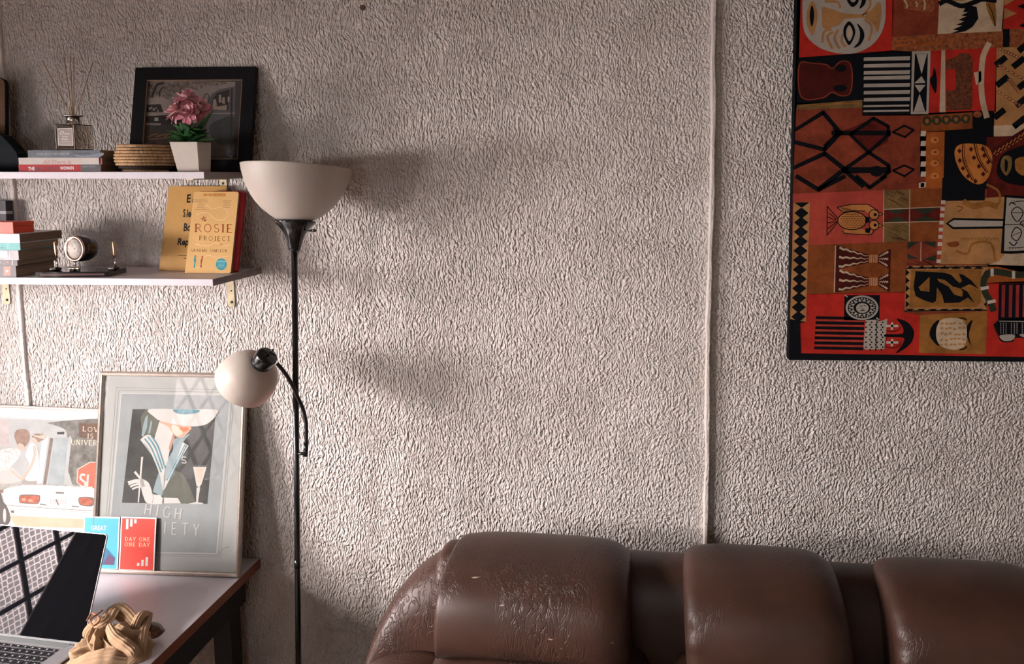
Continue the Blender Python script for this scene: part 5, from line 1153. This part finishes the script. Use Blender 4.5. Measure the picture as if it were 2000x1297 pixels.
# red panel with drum figure
p([(1036, 358), (1500, 335), (1495, 790), (1330, 780), (1020, 795)], RED, 2); p(spline([(1062, 478), (1080, 560), (1072, 655), (1045, 610), (1030, 560), (1048, 530)]), BLK, 3)
p([(1112, 355), (1138, 354), (1140, 790), (1098, 790)], CRM, 3); p([(1145, 420), (1210, 400), (1250, 372), (1310, 380), (1332, 420), (1328, 770), (1145, 780)], MOT2, 3); p([(1145, 490), (1210, 488), (1212, 630), (1145, 640)], RED, 4)
c([(1450, 300), (1405, 400), (1392, 560), (1400, 700), (1432, 830)], 40, CRM, 4); p([(1340, 510), (1392, 500), (1392, 570), (1355, 600)], CRM, 4)
# tan lattice with chains
p([(1500, 335), (1900, 325), (1900, 960), (1480, 960)], TAN, 2)
for q in ((1530, 430, 40), (1655, 440, 45), (1540, 570, 45), (1690, 330, 40), (1520, 800, 40), (1690, 590, 40), (1680, 710, 50), (1660, 860, 45)): l([(q[0]-q[2]*.75, q[1]+q[2]*.6), (q[0]+q[2]*.75, q[1]-q[2]*.6)], 44, BLK, 3)
for a_ in ((1525, 345, 1640, 400), (1520, 460, 1690, 560), (1520, 650, 1660, 740), (1590, 560, 1650, 640)):
    for k in range(7):
        x, y = a_[0]+(a_[2]-a_[0])*k/6, a_[1]+(a_[3]-a_[1])*k/6; P.ribbon(ell(x, y, 15, 10, 10, 30)+[ell(x, y, 15, 10, 10, 30)[0]], 4, BRN, 5); p(ell(x, y, 6, 4, 8), CRM, 4)
p([(1480, 885), (1900, 870), (1900, 960), (1480, 960)], CRM, 3)
# chain strip and black angle
p([(962, 812), (1330, 790), (1330, 905), (965, 930)], BRN, 3); c([(985, 852), (1080, 850), (1180, 848), (1310, 838)], 18, GRN, 4)
for k in range(5): P.ribbon(ell(1010+k*68, 852-k*4, 26, 26, 14)+[ell(1010+k*68, 852-k*4, 26, 26, 14)[0]], 13, GRN, 5); p(ell(1010+k*68, 852-k*4, 13, 13, 12), OCH, 6)
p([(1330, 780), (1480, 780), (1480, 955), (1430, 965), (1430, 1330), (1125, 1330), (1135, 925), (1330, 905)], BLK, 3); p(ell(1365, 805, 30, 22), MOT, 4)
# dark red panel with black antelope-like stick figures
p([(90, 770), (555, 755), (555, 815), (962, 812), (960, 1400), (65, 1400)], BRK, 2); p([(95, 738), (555, 702), (555, 757), (90, 772)], OLV, 3); c([(110, 752), (200, 735), (260, 742), (400, 728), (540, 728)], 10, OCH, 4)
p([(400, 930), (640, 830), (740, 900), (735, 1000), (600, 1070), (480, 950)], DRD, 3)
for q, w in (([(75, 915), (280, 792), (400, 935), (290, 1052), (75, 1000)], 30), ([(345, 936), (750, 936)], 34), ([(480, 940), (635, 832), (738, 890), (738, 950), (600, 1072), (470, 945)], 24), ([(60, 1180), (290, 1080), (430, 1190), (250, 1330)], 32), ([(430, 1190), (600, 1072), (740, 1165), (745, 1205), (690, 1255)], 26), ([(420, 1198), (745, 1196)], 42), ([(430, 1200), (560, 1310)], 30)): P.line(q, w, BLK, 4)
for q in ([(770, 930), (850, 884), (915, 915), (855, 965)], [(770, 1200), (850, 1164), (918, 1193), (852, 1240)]): P.line(q+[q[0]], 14, BLK, 5)
p(ell(655, 1205, 48, 38), BLK, 5); p([(340, 900), (430, 935), (340, 975), (290, 1050), (280, 1020), (370, 935)], BLK, 4)
p([(1005, 930), (1135, 925), (1125, 1330), (998, 1330)], ORG_, 3)
for y in (985, 1070, 1148, 1238): p(ell(1064, y, 30, 22, 16), bt('light_orange', (.46, .17, .035)), 4); p(ell(1068, y, 12, 9, 10), BRK, 5)
for y in (940, 1010, 1080, 1155, 1225, 1300): p([(968, y-18), (1004, y-18), (1000, y+18), (964, y+18)], WHT, 4)
# gourd rattle and face
p([(1430, 965), (1900, 940), (1900, 1420), (1430, 1420)], DRD, 3)
p(spline([(1205, 1060), (1240, 1018), (1330, 1010), (1430, 1030), (1470, 1110), (1440, 1250), (1365, 1297), (1270, 1240), (1215, 1140)]), bt('light_orange', (.46, .17, .035)), 5)
for q in ([(1262, 1015), (1265, 1130), (1330, 1270)], [(1340, 1010), (1370, 1120), (1430, 1215)], [(1400, 1025), (1430, 1100), (1468, 1150)]): c(q, 9, MAR, 6); c([(a+14, b) for a, b in q], 5, MAR, 6)
for x, y in ((1238, 1062), (1240, 1130), (1262, 1185), (1298, 1240), (1350, 1275), (1320, 1050), (1340, 1110), (1375, 1170), (1405, 1225), (1402, 1048), (1412, 1095), (1440, 1140)): p([(x-16, y), (x, y-18), (x+16, y), (x, y+18)], MAR, 7)
P.line([(1470, 1080), (1710, 925)], 56, MAR, 6, False)
for k in range(8): P.line([(1480+k*28, 1085-k*18), (1495+k*28, 1060-k*18)], 7, bt('light_orange', (.46, .17, .035)), 7); P.line([(1495+k*28, 1092-k*18), (1510+k*28, 1080-k*18)], 6, bt('light_orange', (.46, .17, .035)), 7)
p(spline([(1500, 1200), (1530, 1100), (1610, 1050), (1760, 1020), (1860, 1150), (1800, 1300), (1620, 1298), (1530, 1260)]), BLK, 5)
p(spline([(1560, 1095), (1605, 1110), (1600, 1190), (1565, 1235), (1528, 1180), (1535, 1120)]), OLV, 6); p(spline([(1560, 1120), (1578, 1140), (1575, 1190), (1560, 1210), (1555, 1160)]), BLK, 7); p(spline([(1635, 1120), (1700, 1105), (1720, 1170), (1690, 1235), (1640, 1205), (1628, 1160)]), OCH, 6)
z2()
P.line([(90, -20), (240, 72), (420, -20)], 30, BLK, 4); P.line([(500, -20), (590, 58), (700, -20)], 26, BLK, 4); p([(928, 25), (965, 25), (963, 60), (928, 60)], WHT, 4)
p([(65, 100), (685, 75), (688, 432), (170, 452), (60, 452)], PNK, 3); p([(70, 158), (182, 156), (160, 780), (155, 978), (44, 962)], TAN, 4)
for k in range(12):
    y = 232+k*64.5; x = 123-k*1.9; h_ = 33
    p(spline([(x-48, y), (x, y-h_), (x+48, y), (x, y+h_)], True, 3) if False else [(x-48, y), (x-8, y-h_), (x+8, y-h_), (x+50, y), (x+8, y+h_), (x-8, y+h_)], BLK, 5)
p([(75, 160), (180, 158), (125, 196)], BLK, 5)
# fish
fo = bt('fish_orange', (.44, .18, .05))
p([(300, 186), (372, 268), (374, 292), (298, 384)], PNK, 4); 
for q in ([(300, 186), (372, 268)], [(300, 186), (298, 384)], [(298, 384), (374, 292)], [(310, 230), (365, 275)], [(305, 260), (360, 280)], [(302, 300), (360, 288)], [(302, 340), (366, 292)]): P.line(q, 6, BLK, 6)
p([(368, 192), (470, 172), (580, 172), (640, 215), (600, 235), (560, 222), (470, 216), (420, 232)], fo, 5); P.line([(368, 192), (470, 172), (580, 172), (645, 215)], 6, BLK, 6); P.line([(368, 192), (410, 228), (470, 216), (560, 218)], 6, BLK, 6)
p([(405, 350), (470, 335), (560, 345), (610, 345), (600, 382), (480, 375), (415, 370)], fo, 5); P.line([(405, 350), (415, 370), (480, 376), (600, 380), (625, 350)], 6, BLK, 6)
for k in range(5): P.line([(390+k*14, 190+k*3), (420+k*14, 222)], 4, BLK, 7)
e_ = ell(470, 284, 98, 62, 30); p(e_, fo, 6); P.ribbon(e_+[e_[0]], 7, BLK, 7)
for i in range(7):
    for j in range(9):
        x, y = 395+j*19+(i % 2)*8, 240+i*15
        if ((x-470)/88)**2+((y-284)/52)**2 < 1: P.line([(x-5, y), (x+6, y)], 4, BLK, 8)
for y, r in ((243, 34), (314, 33)): e_ = ell(620, y, r, r, 20); p(e_, fo, 7); P.ribbon(e_+[e_[0]], 6, BLK, 8); p(ell(628, y, 11, 11, 12), BLK, 9)
for y in (240, 318): p([(655, y-14), (682, y), (655, y+12)], fo, 7); P.line([(655, y-14), (682, y), (655, y+12)], 5, BLK, 8)
p([(560, 255), (590, 262), (590, 295), (560, 300)], BLK, 7); p([(560, 340), (600, 330), (590, 370), (560, 365)], BLK, 8)
# patchwork of nine
for q, mt in (([(690, 76), (865, 70), (862, 192), (690, 205)], OLV), ([(868, 69), (1088, 60), (1078, 188), (866, 196)], BRN), ([(690, 210), (1075, 192), (1068, 290), (690, 296)], DRD), ([(690, 300), (862, 295), (862, 427), (686, 432)], OLV), ([(866, 294), (1068, 288), (1058, 424), (865, 426)], BRN), ([(848, 430), (1055, 424), (1045, 600), (842, 600)], BRK)): p(q, mt, 4)
for q in ([(700, 208), (855, 204), (780, 245)], [(700, 292), (855, 290), (780, 252)], [(880, 204), (1060, 196), (970, 245)], [(880, 290), (1060, 286), (970, 250)], [(850, 432), (930, 430), (850, 480)], [(850, 545), (935, 548), (850, 510)], [(950, 430), (1045, 426), (1040, 470)], [(1045, 520), (1045, 560), (950, 550)]): p(q, GRN, 5)
rnd = random.Random(3)
for bx_ in ((695, 85, 855, 190), (695, 305, 855, 420), (850, 560, 1040, 595)):
    for k in range(14): x, y = rnd.uniform(bx_[0], bx_[2]), rnd.uniform(bx_[1], bx_[3]); P.line([(max(bx_[0], x-30), y-12), (min(bx_[2], x+30), min(bx_[3], y+14))], 2.5, MAR, 5)
for q in ([(688, 70), (684, 432)], [(866, 68), (862, 425)], [(690, 207), (1075, 190)], [(690, 298), (1068, 288)], [(942, 430), (940, 560)]): P.line(q, 5, CRM, 6)
# tan panel, spear and fan
p([(1088, -10), (1380, -10), (1378, 145), (1085, 148)], BLK, 4)
p([(1100, 150), (1378, 145), (1382, 128), (1500, 122), (1900, 122), (1900, 700), (1395, 582), (1075, 582)], TAN, 4); p([(1480, 560), (1520, 505), (1900, 500), (1900, 600), (1400, 585)], CRM, 5)
c([(1390, 35), (1470, 80), (1480, 150), (1440, 200)], 16, OCH, 6); c([(1230, 150), (1300, 185), (1400, 170), (1470, 190)], 40, OCH, 5); c([(1180, 490), (1260, 510), (1300, 440), (1420, 440), (1450, 560)], 16, OCH, 5); p(spline([(1120, 440), (1190, 425), (1200, 455), (1150, 465)]), BRN, 6); c([(1185, 185), (1230, 195), (1195, 225)], 8, BRN, 6)
for k in range(10): c([(1210+k*26, 420), (1225+k*26, 400), (1240+k*26, 420)], 5, OCH, 6)
for k, y in enumerate((157, 203, 248, 297, 345, 395, 445, 503, 562)): x = 1094-k*3.8; p([(x-15, y-13), (x+15, y-13), (x+13, y+13), (x-15, y+13)], WHT, 6); 
for k, y in enumerate((180, 226, 272, 321, 370, 420, 474, 532)): x = 1092-k*3.8; p([(x-14, y-10), (x+14, y-10), (x+13, y+10), (x-14, y+10)], PNK, 5)
p([(1110, 303), (1162, 266), (1512, 272), (1512, 338), (1160, 343)], BLK, 7); p([(1130, 303), (1166, 280), (1512, 286), (1512, 322), (1164, 328)], GRY, 8)
p([(1515, 108), (1640, 115), (1900, 130), (1900, 490), (1560, 512), (1488, 508), (1500, 330)], BLK, 8); p([(1528, 125), (1640, 133), (1900, 150), (1900, 470), (1600, 490), (1510, 492), (1515, 330)], GRY, 9)
for q in ([(1560, 230), (1600, 190), (1640, 230), (1600, 290)], [(1560, 390), (1590, 330), (1630, 360), (1600, 420)], [(1620, 300), (1700, 270), (1760, 300), (1690, 340)]): s__ = spline(q); P.ribbon(s__+[s__[0]], 7, BLK, 10); P.line([q[0], q[2]], 4, BLK, 10)
P.line([(1515, 310), (1800, 310)], 5, BLK, 10); c([(1560, 160), (1640, 150), (1760, 170)], 5, BLK, 10); c([(1540, 470), (1640, 465), (1760, 440)], 5, BLK, 10); c([(1545, 180), (1560, 160), (1590, 175)], 8, BLK, 10); c([(1545, 430), (1575, 455), (1600, 430)], 8, BLK, 10)
for k in range(12): p(ell(1560+k*20, 145+k, 3, 4, 6), BLK, 10); p(ell(1550+k*20, 478-k*2, 3, 4, 6), BLK, 10)
# brown panel with two hourglass drums
p([(170, 452), (735, 436), (845, 430), (842, 600), (835, 775), (160, 788)], BRN, 4); p([(180, 455), (350, 450), (345, 780), (165, 785)], OCH, 5) if False else None
for dy in (0, 157):
    p([(375, 455+dy*1.03), (590, 518+dy), (590, 572+dy), (368, 618+dy)], MAR, 5); p([(645, 520+dy), (726, 478+dy*1.03), (720, 612+dy), (645, 572+dy)], MAR, 5); p([(583, 514+dy), (650, 514+dy), (648, 574+dy), (583, 574+dy)], ORG_, 6)
    for k in range(5): P.line([(592+k*12, 520+dy), (592+k*12, 570+dy)], 4, CRM, 7)
    for a_, b_ in (((385, 470), (580, 528)), ((382, 535), (580, 545)), ((378, 600), (580, 562)), ((655, 530), (715, 498)), ((655, 545), (715, 545)), ((655, 560), (712, 592))):
        n = 8; pts = [(a_[0]+(b_[0]-a_[0])*k/n, a_[1]+(b_[1]-a_[1])*k/n+(4 if k % 2 else -4)+dy) for k in range(n+1)]; wd_ = [16-1.6*k for k in range(n+1)] if a_[0] < 500 else [4+1.2*k for k in range(n+1)]; P.ribbon(pts, wd_, CRM, 7)
P.line([(372, 455), (362, 775)], 18, MAR, 6, False); P.line([(357, 455), (348, 775)], 7, CRM, 7, False); P.line([(730, 480), (722, 770)], 12, MAR, 6, False)
# bottom red field
p([(160, 786), (835, 772), (825, 910), (935, 930), (1395, 903), (1398, 712), (1480, 705), (1900, 690), (1900, 1222), (120, 1192), (112, 985), (155, 980)], RED, 4)
p([(1395, 582), (1900, 590), (1900, 705), (1395, 715)], ORG_, 4)
p([(418, 795), (660, 793), (657, 968), (415, 966)], BLK, 6); e_ = ell(538, 880, 112, 84, 30); p(e_, GRY, 7); e2_ = ell(538, 880, 98, 72, 30); p(e2_, BLK, 8)
for k in range(14):
    a = 2*PI*k/14; P.poly([(538+96*math.cos(a), 880+70*math.sin(a)), (538+60*math.cos(a+.2), 880+44*math.sin(a+.2)), (538+60*math.cos(a-.2), 880+44*math.sin(a-.2))], GRY, 9); p(ell(538+86*math.cos(a+.22), 880+62*math.sin(a+.22), 7, 6, 8), GRY, 9)
p(ell(540, 882, 44, 34, 20), GRY, 10)
for q in (((525, 870), (538, 868)), ((548, 866), (562, 866)), ((540, 885), (545, 895)), ((528, 900), (556, 898))): P.line(list(q), 5, BLK, 11)
for a_ in ((430, 800), (645, 955)): P.line([(a_[0]-8, a_[1]-6), (a_[0]+8, a_[1]+6)], 8, GRY, 9)
for k in range(7): y = 948+k*34.5; x = 222-k*2; P.line([(x, y), (555-k*1.5, y+6)], 20, BLK, 6, False)
for k in range(6): y = 965+k*34.5; P.line([(220, y), (552, y+6)], 8, PNK, 5, False)
p([(562, 965), (640, 962), (655, 975), (712, 955), (690, 1165), (560, 1168), (548, 1150)], GRY, 7)
for i in range(12):
    for j in range(8):
        x, y = 560+j*19+(i % 2)*9, 975+i*17
        if x < 690 and (i+j) % 2 == 0: p([(x, y), (x+11, y), (x+11, y+10), (x, y+10)], BLK, 8)
P.line([(640, 965), (632, 1165)], 5, BLK, 9)
p(spline([(775, 955), (850, 980), (892, 1040), (880, 1110), (830, 1160), (770, 1192), (815, 1130), (820, 1085), (700, 1080), (700, 1062), (812, 1058), (815, 1010)], True, 4), BLK, 7)
for y in (1005, 1118): P.line([(708, y), (782, y)], 16, WHT, 8); P.line([(745, y-22), (742, y+22)], 16, WHT, 8); P.ribbon(ell(745, y, 60, 38, 20, 0)[:14], 5, BLK, 6)
# ochre framed panel with long-necked birds
p([(842, 600), (870, 592), (1398, 590), (1392, 903), (828, 908)], TAN, 6)
for k in range(7): x = 870+k*78; p([(x-40, 606), (x, 590), (x+40, 612), (x, 622)], BLK, 7) if False else p([(x-36, 614), (x, 592), (x+36, 614)], BLK, 7); p([(x-40, 888), (x+30, 886), (x, 904)], BLK, 7)
for k in range(5): y = 640+k*54; p([(838, y-24), (864, y), (836, y+24)], BLK, 7); p([(1392, y-20), (1372, y), (1390, y+24)], BLK, 7)
p([(838, 606), (1396, 592), (1396, 600), (838, 614)], BLK, 8); p([(828, 898), (1392, 893), (1392, 901), (828, 907)], BLK, 8)
p([(872, 622), (1355, 615), (1350, 842), (1320, 876), (862, 880)], OCH, 8)
p([(905, 630), (1100, 640), (1150, 655), (1180, 690), (1208, 712), (1222, 695), (1200, 650), (1228, 652), (1285, 692), (1335, 750), (1275, 718), (1210, 748), (1160, 735), (1105, 690), (1052, 680), (1062, 700), (1130, 735), (1168, 790), (1225, 805), (1228, 772), (1212, 745), (1258, 768), (1308, 848), (1262, 810), (1205, 845), (1100, 848), (1085, 790), (1050, 740), (1045, 832), (1020, 848), (960, 828), (905, 800), (890, 740)], BLK, 9)
p([(1000, 668), (1000, 770), (940, 765), (925, 740)], OCH, 10)
# small face panel
p([(935, 930), (1395, 905), (1386, 1197), (928, 1190)], OCH, 6)
p(spline([(1065, 965), (1020, 1000), (1000, 1060), (1025, 1110), (1068, 1142), (1050, 1060)]), BLK, 7); p(spline([(1295, 965), (1260, 1000), (1255, 1070), (1285, 1142), (1270, 1060)]), BLK, 7); P.ribbon(ell(1220, 975, 35, 25, 16)[8:], 8, BLK, 6); P.ribbon(ell(1220, 1140, 35, 25, 16)[:9], 8, BLK, 6)
p(spline([(1080, 965), (1140, 950), (1215, 958), (1250, 1000), (1255, 1070), (1240, 1140), (1180, 1168), (1090, 1150), (1050, 1100), (1048, 1020)]), CRM, 8)
rnd = random.Random(5)
for i in range(5):
    for j in range(6): p(ell(1085+j*30+rnd.uniform(-5, 5), 985+i*37+rnd.uniform(-5, 5), 12, 8, 10), TAN, 9)
# caterpillar-like string and the second comb at the edge
p([(1390, 578), (1900, 560), (1900, 600), (1395, 600)], ORG_, 4)
c([(1900, 640), (1760, 640), (1600, 655), (1500, 640), (1425, 635), (1375, 680), (1375, 760), (1410, 830), (1440, 905)], 44, GRN, 9)
for x, y, r in ((1428, 638, 1), (1575, 655, 1), (1378, 745, 0), (1425, 838, 0)): P.line([(x, y-22), (x, y+22)] if r else [(x-24, y+5), (x+24, y-5)], 22, WHT, 10)
p([(1475, 715), (1900, 705), (1900, 970), (1470, 965)], BLK, 8)
for x in (1505, 1555, 1602, 1650, 1700): p([(x-10, 725), (x+14, 725), (x+8, 945), (x-14, 945)], bt('comb_red', (.26, .03, .03)), 9)
p(spline([(1470, 965), (1900, 960), (1900, 1090), (1600, 1085), (1575, 1110), (1500, 1115), (1470, 1070)], True, 3), BLK, 8)
p(spline([(1485, 1068), (1580, 1065), (1570, 1100), (1520, 1108), (1490, 1095)]), GRY, 9); p(spline([(1620, 1062), (1720, 1060), (1710, 1080), (1640, 1080)]), GRY, 9)
P.line([(1478, 972), (1700, 975)], 5, GRY, 9)
for i in range(6):
    for j in range(12):
        x, y = 1488+j*18, 985+i*13
        if j % 4 != 3: P.line([(x, y), (x+(6 if j > 4 else 0), y+8)], 4, GRY, 9)
# patchwork on to the right
for u0, v0, u1, v1, mt in ((.665, .04, .82, .20, OCH), (.82, .04, .98, .20, BRK), (.665, .20, .80, .42, RED), (.80, .20, .98, .34, TAN), (.80, .34, .98, .52, DRD), (.665, .42, .80, .62, BRN), (.80, .52, .98, .74, PNK), (.665, .62, .80, .82, BRK), (.80, .74, .98, .98, BRN), (.665, .82, .80, .98, OCH)): rct(P, u0, v0, u1, v1, mt, 13)
for u0, v0, u1, v1, mt in ((.69, .07, .79, .17, BLK), (.85, .23, .95, .31, BLK), (.70, .24, .76, .38, CRM), (.84, .57, .94, .69, BLK), (.69, .66, .77, .78, TAN), (.84, .79, .93, .93, CRM)): rct(P, u0, v0, u1, v1, mt, 14)
for k in range(6): rct(P, .86+.016*k, .38, .868+.016*k, .48, CRM, 14); rct(P, .855+.014*k, .585, .861+.014*k, .675, GRY, 15)
# black border
p([(44, 958), (156, 978), (112, 986), (120, 1192), (1900, 1222), (1900, 1300), (20, 1300)], BLK, 12)
m.build('painted_cloth', paint)

# ------------------------------------------------------------------ pouch and sunglasses on the desk
from mathutils import noise as NZ
burlap = bpy.data.materials.new('tan_mesh_burlap'); burlap.use_nodes = True; nt = burlap.node_tree; N = nt.nodes; L = nt.links; b = N['Principled BSDF']
tc = N.new('ShaderNodeTexCoord'); uvn = N.new('ShaderNodeUVMap') if False else None
w1_ = N.new('ShaderNodeTexWave'); w1_.bands_direction = 'X'; w1_.inputs['Scale'].default_value = 330; w1_.inputs['Distortion'].default_value = 2.5; L.new(tc.outputs['Object'], w1_.inputs['Vector'])
w2_ = N.new('ShaderNodeTexWave'); w2_.bands_direction = 'Z'; w2_.inputs['Scale'].default_value = 330; w2_.inputs['Distortion'].default_value = 2.5; L.new(tc.outputs['Object'], w2_.inputs['Vector'])
ad = N.new('ShaderNodeMath'); ad.operation = 'MULTIPLY'; L.new(w1_.outputs[1], ad.inputs[0]); L.new(w2_.outputs[1], ad.inputs[1])
r_ = N.new('ShaderNodeValToRGB'); r_.color_ramp.elements[0].color = (.27, .15, .07, 1); r_.color_ramp.elements[1].color = (.66, .48, .31, 1); r_.color_ramp.elements[1].position = .5; L.new(ad.outputs[0], r_.inputs[0]); L.new(r_.outputs[0], b.inputs['Base Color'])
bp_ = N.new('ShaderNodeBump'); bp_.inputs['Strength'].default_value = .7; bp_.inputs['Distance'].default_value = .0015; L.new(ad.outputs[0], bp_.inputs['Height']); L.new(bp_.outputs[0], b.inputs['Normal']); b.inputs['Roughness'].default_value = .9
pcx = atz(222, 1262, ZD+.03); PX, PY = pcx.x+.0, pcx.y-.004
pouch = thing('drawstring_pouch', 'crumpled tan burlap drawstring pouch beside the laptop on the white desk', 'pouch', (PX, PY, ZD))
m = MB()
def fn(u, v):
    a = 2*PI*u; el = v*PI*.5
    R0 = .066*(1+.18*math.sin(2*a+.6)+.10*math.sin(3*a+2)+.05*math.sin(7*a)); h = .070
    x = math.cos(a)*math.cos(el)*R0; y = math.sin(a)*math.cos(el)*R0*1.0; z = math.sin(el)**.85*h
    q = Vector((x*19+3, y*19+1, z*24)); n1 = NZ.noise(q); n2 = NZ.noise(q*2.1+Vector((5, 2, 1)))
    rg = (1-abs(n1)*2.6); rg2 = (1-abs(n2)*2.4)
    d = (.020*rg+.008*rg2-.010)*min(1, v*4+.15)
    return (PX+x+math.cos(a)*math.cos(el)*d, PY+y+math.sin(a)*math.cos(el)*d, max(ZD+.0006, ZD+z+math.sin(el)*d*1.1))
m.grid(fn, 200, 70, burlap, cu=True); m.f.append(list(range(200))[::-1]); m.mi.append(0); m.sm.append(False)
m.build('bag', pouch)
def fold(pts, wd, curlv, thick=.0016, nm='fold'):
    """a gathered flap of cloth: a curved strip following pts, cupped across its width"""
    mb = MB(); P3 = [Vector(p) for p in spline([tuple(p) for p in pts], False, 8)]; n = len(P3)
    def f(u, v):
        k = v*(n-1); i = min(n-2, int(k)); f_ = k-i; c_ = P3[i].lerp(P3[i+1], f_); t_ = (P3[i+1]-P3[i]).normalized()
        sd = t_.cross(Vector((0, -.5, .86))).normalized(); nn = sd.cross(t_); s_ = u-.5; w_ = wd*(.55+.45*math.sin(PI*(.12+.8*v)))
        rp_ = .0010*math.sin(s_*30+v*6)+.0012*math.sin(v*30)
        return c_+sd*s_*w_+nn*(curlv*(1-4*s_*s_)*w_+rp_)
    mb.grid(f, 24, 40, burlap); o = mb.build(nm, pouch, solid=thick, recalc=False); return o
def W3(px, py, h): 
    q = atz(px, py, ZD+h); return (q.x, q.y, q.z)
fold([W3(262, 1222, .045), W3(243, 1200, .060), W3(224, 1192, .066), W3(205, 1212, .066), W3(180, 1226, .056), W3(168, 1246, .036)], .042, .22)
fold([W3(262, 1230, .055), W3(270, 1210, .07), W3(285, 1203, .062), W3(282, 1225, .05), W3(275, 1262, .045), W3(278, 1290, .02)], .030, .42)
fold([W3(215, 1225, .075), W3(225, 1245, .073), W3(245, 1262, .062), W3(262, 1280, .045), W3(250, 1296, .028)], .030, .45)
fold([W3(190, 1222, .07), W3(182, 1245, .066), W3(200, 1268, .06), W3(222, 1275, .055)], .028, -.40)
fold([W3(145, 1297, .03), W3(180, 1285, .05), W3(220, 1282, .052), W3(262, 1290, .03)], .036, .35)
m = MB(); tp_ = [W3(170, 1212, .078), W3(180, 1198, .082), W3(195, 1210, .084), W3(183, 1222, .082), W3(176, 1210, .083), W3(190, 1200, .086), W3(200, 1192, .08)]
m.tube(spline(tp_, False, 8), .0022, mat('red_brown_cord', (.22, .09, .045), .8, bump=.6, bscale=900, bdist=.001), 8); m.build('drawstring', pouch)
lens_m = mat('brown_tinted_lens', (.16, .075, .045), .08, trans=.55, coat=.8, ior=1.5)
g0 = atz(293, 1233, ZD+.024)
sg = thing('sunglasses', 'brown tinted glasses with an oval lens, poking out of the burlap pouch', 'sunglasses', (g0.x, g0.y, ZD))
m = MB()
def fl_(u, v):
    a = 2*PI*u; b_ = PI*(v-.5); x = .034*math.cos(a)*math.cos(b_); y = .021*math.sin(a)*math.cos(b_); z = .0205*math.sin(b_)
    cs, sn = math.cos(.25), math.sin(.25)
    return (g0.x+x*cs+z*sn, g0.y+y, ZD+.0270+z*cs-x*sn*.6)
m.grid(fl_, 40, 20, lens_m, cu=True); m.build('lens', sg)
m = MB(); m.tube([(g0.x+.0345*math.cos(a), g0.y+.0215*math.sin(a), ZD+.0270-.0300*math.cos(a)*.15) for a in [2*PI*k/40 for k in range(41)]], .0011, mat('brown_rim', (.10, .05, .03), .3, .5), 8); m.build('rim', sg)
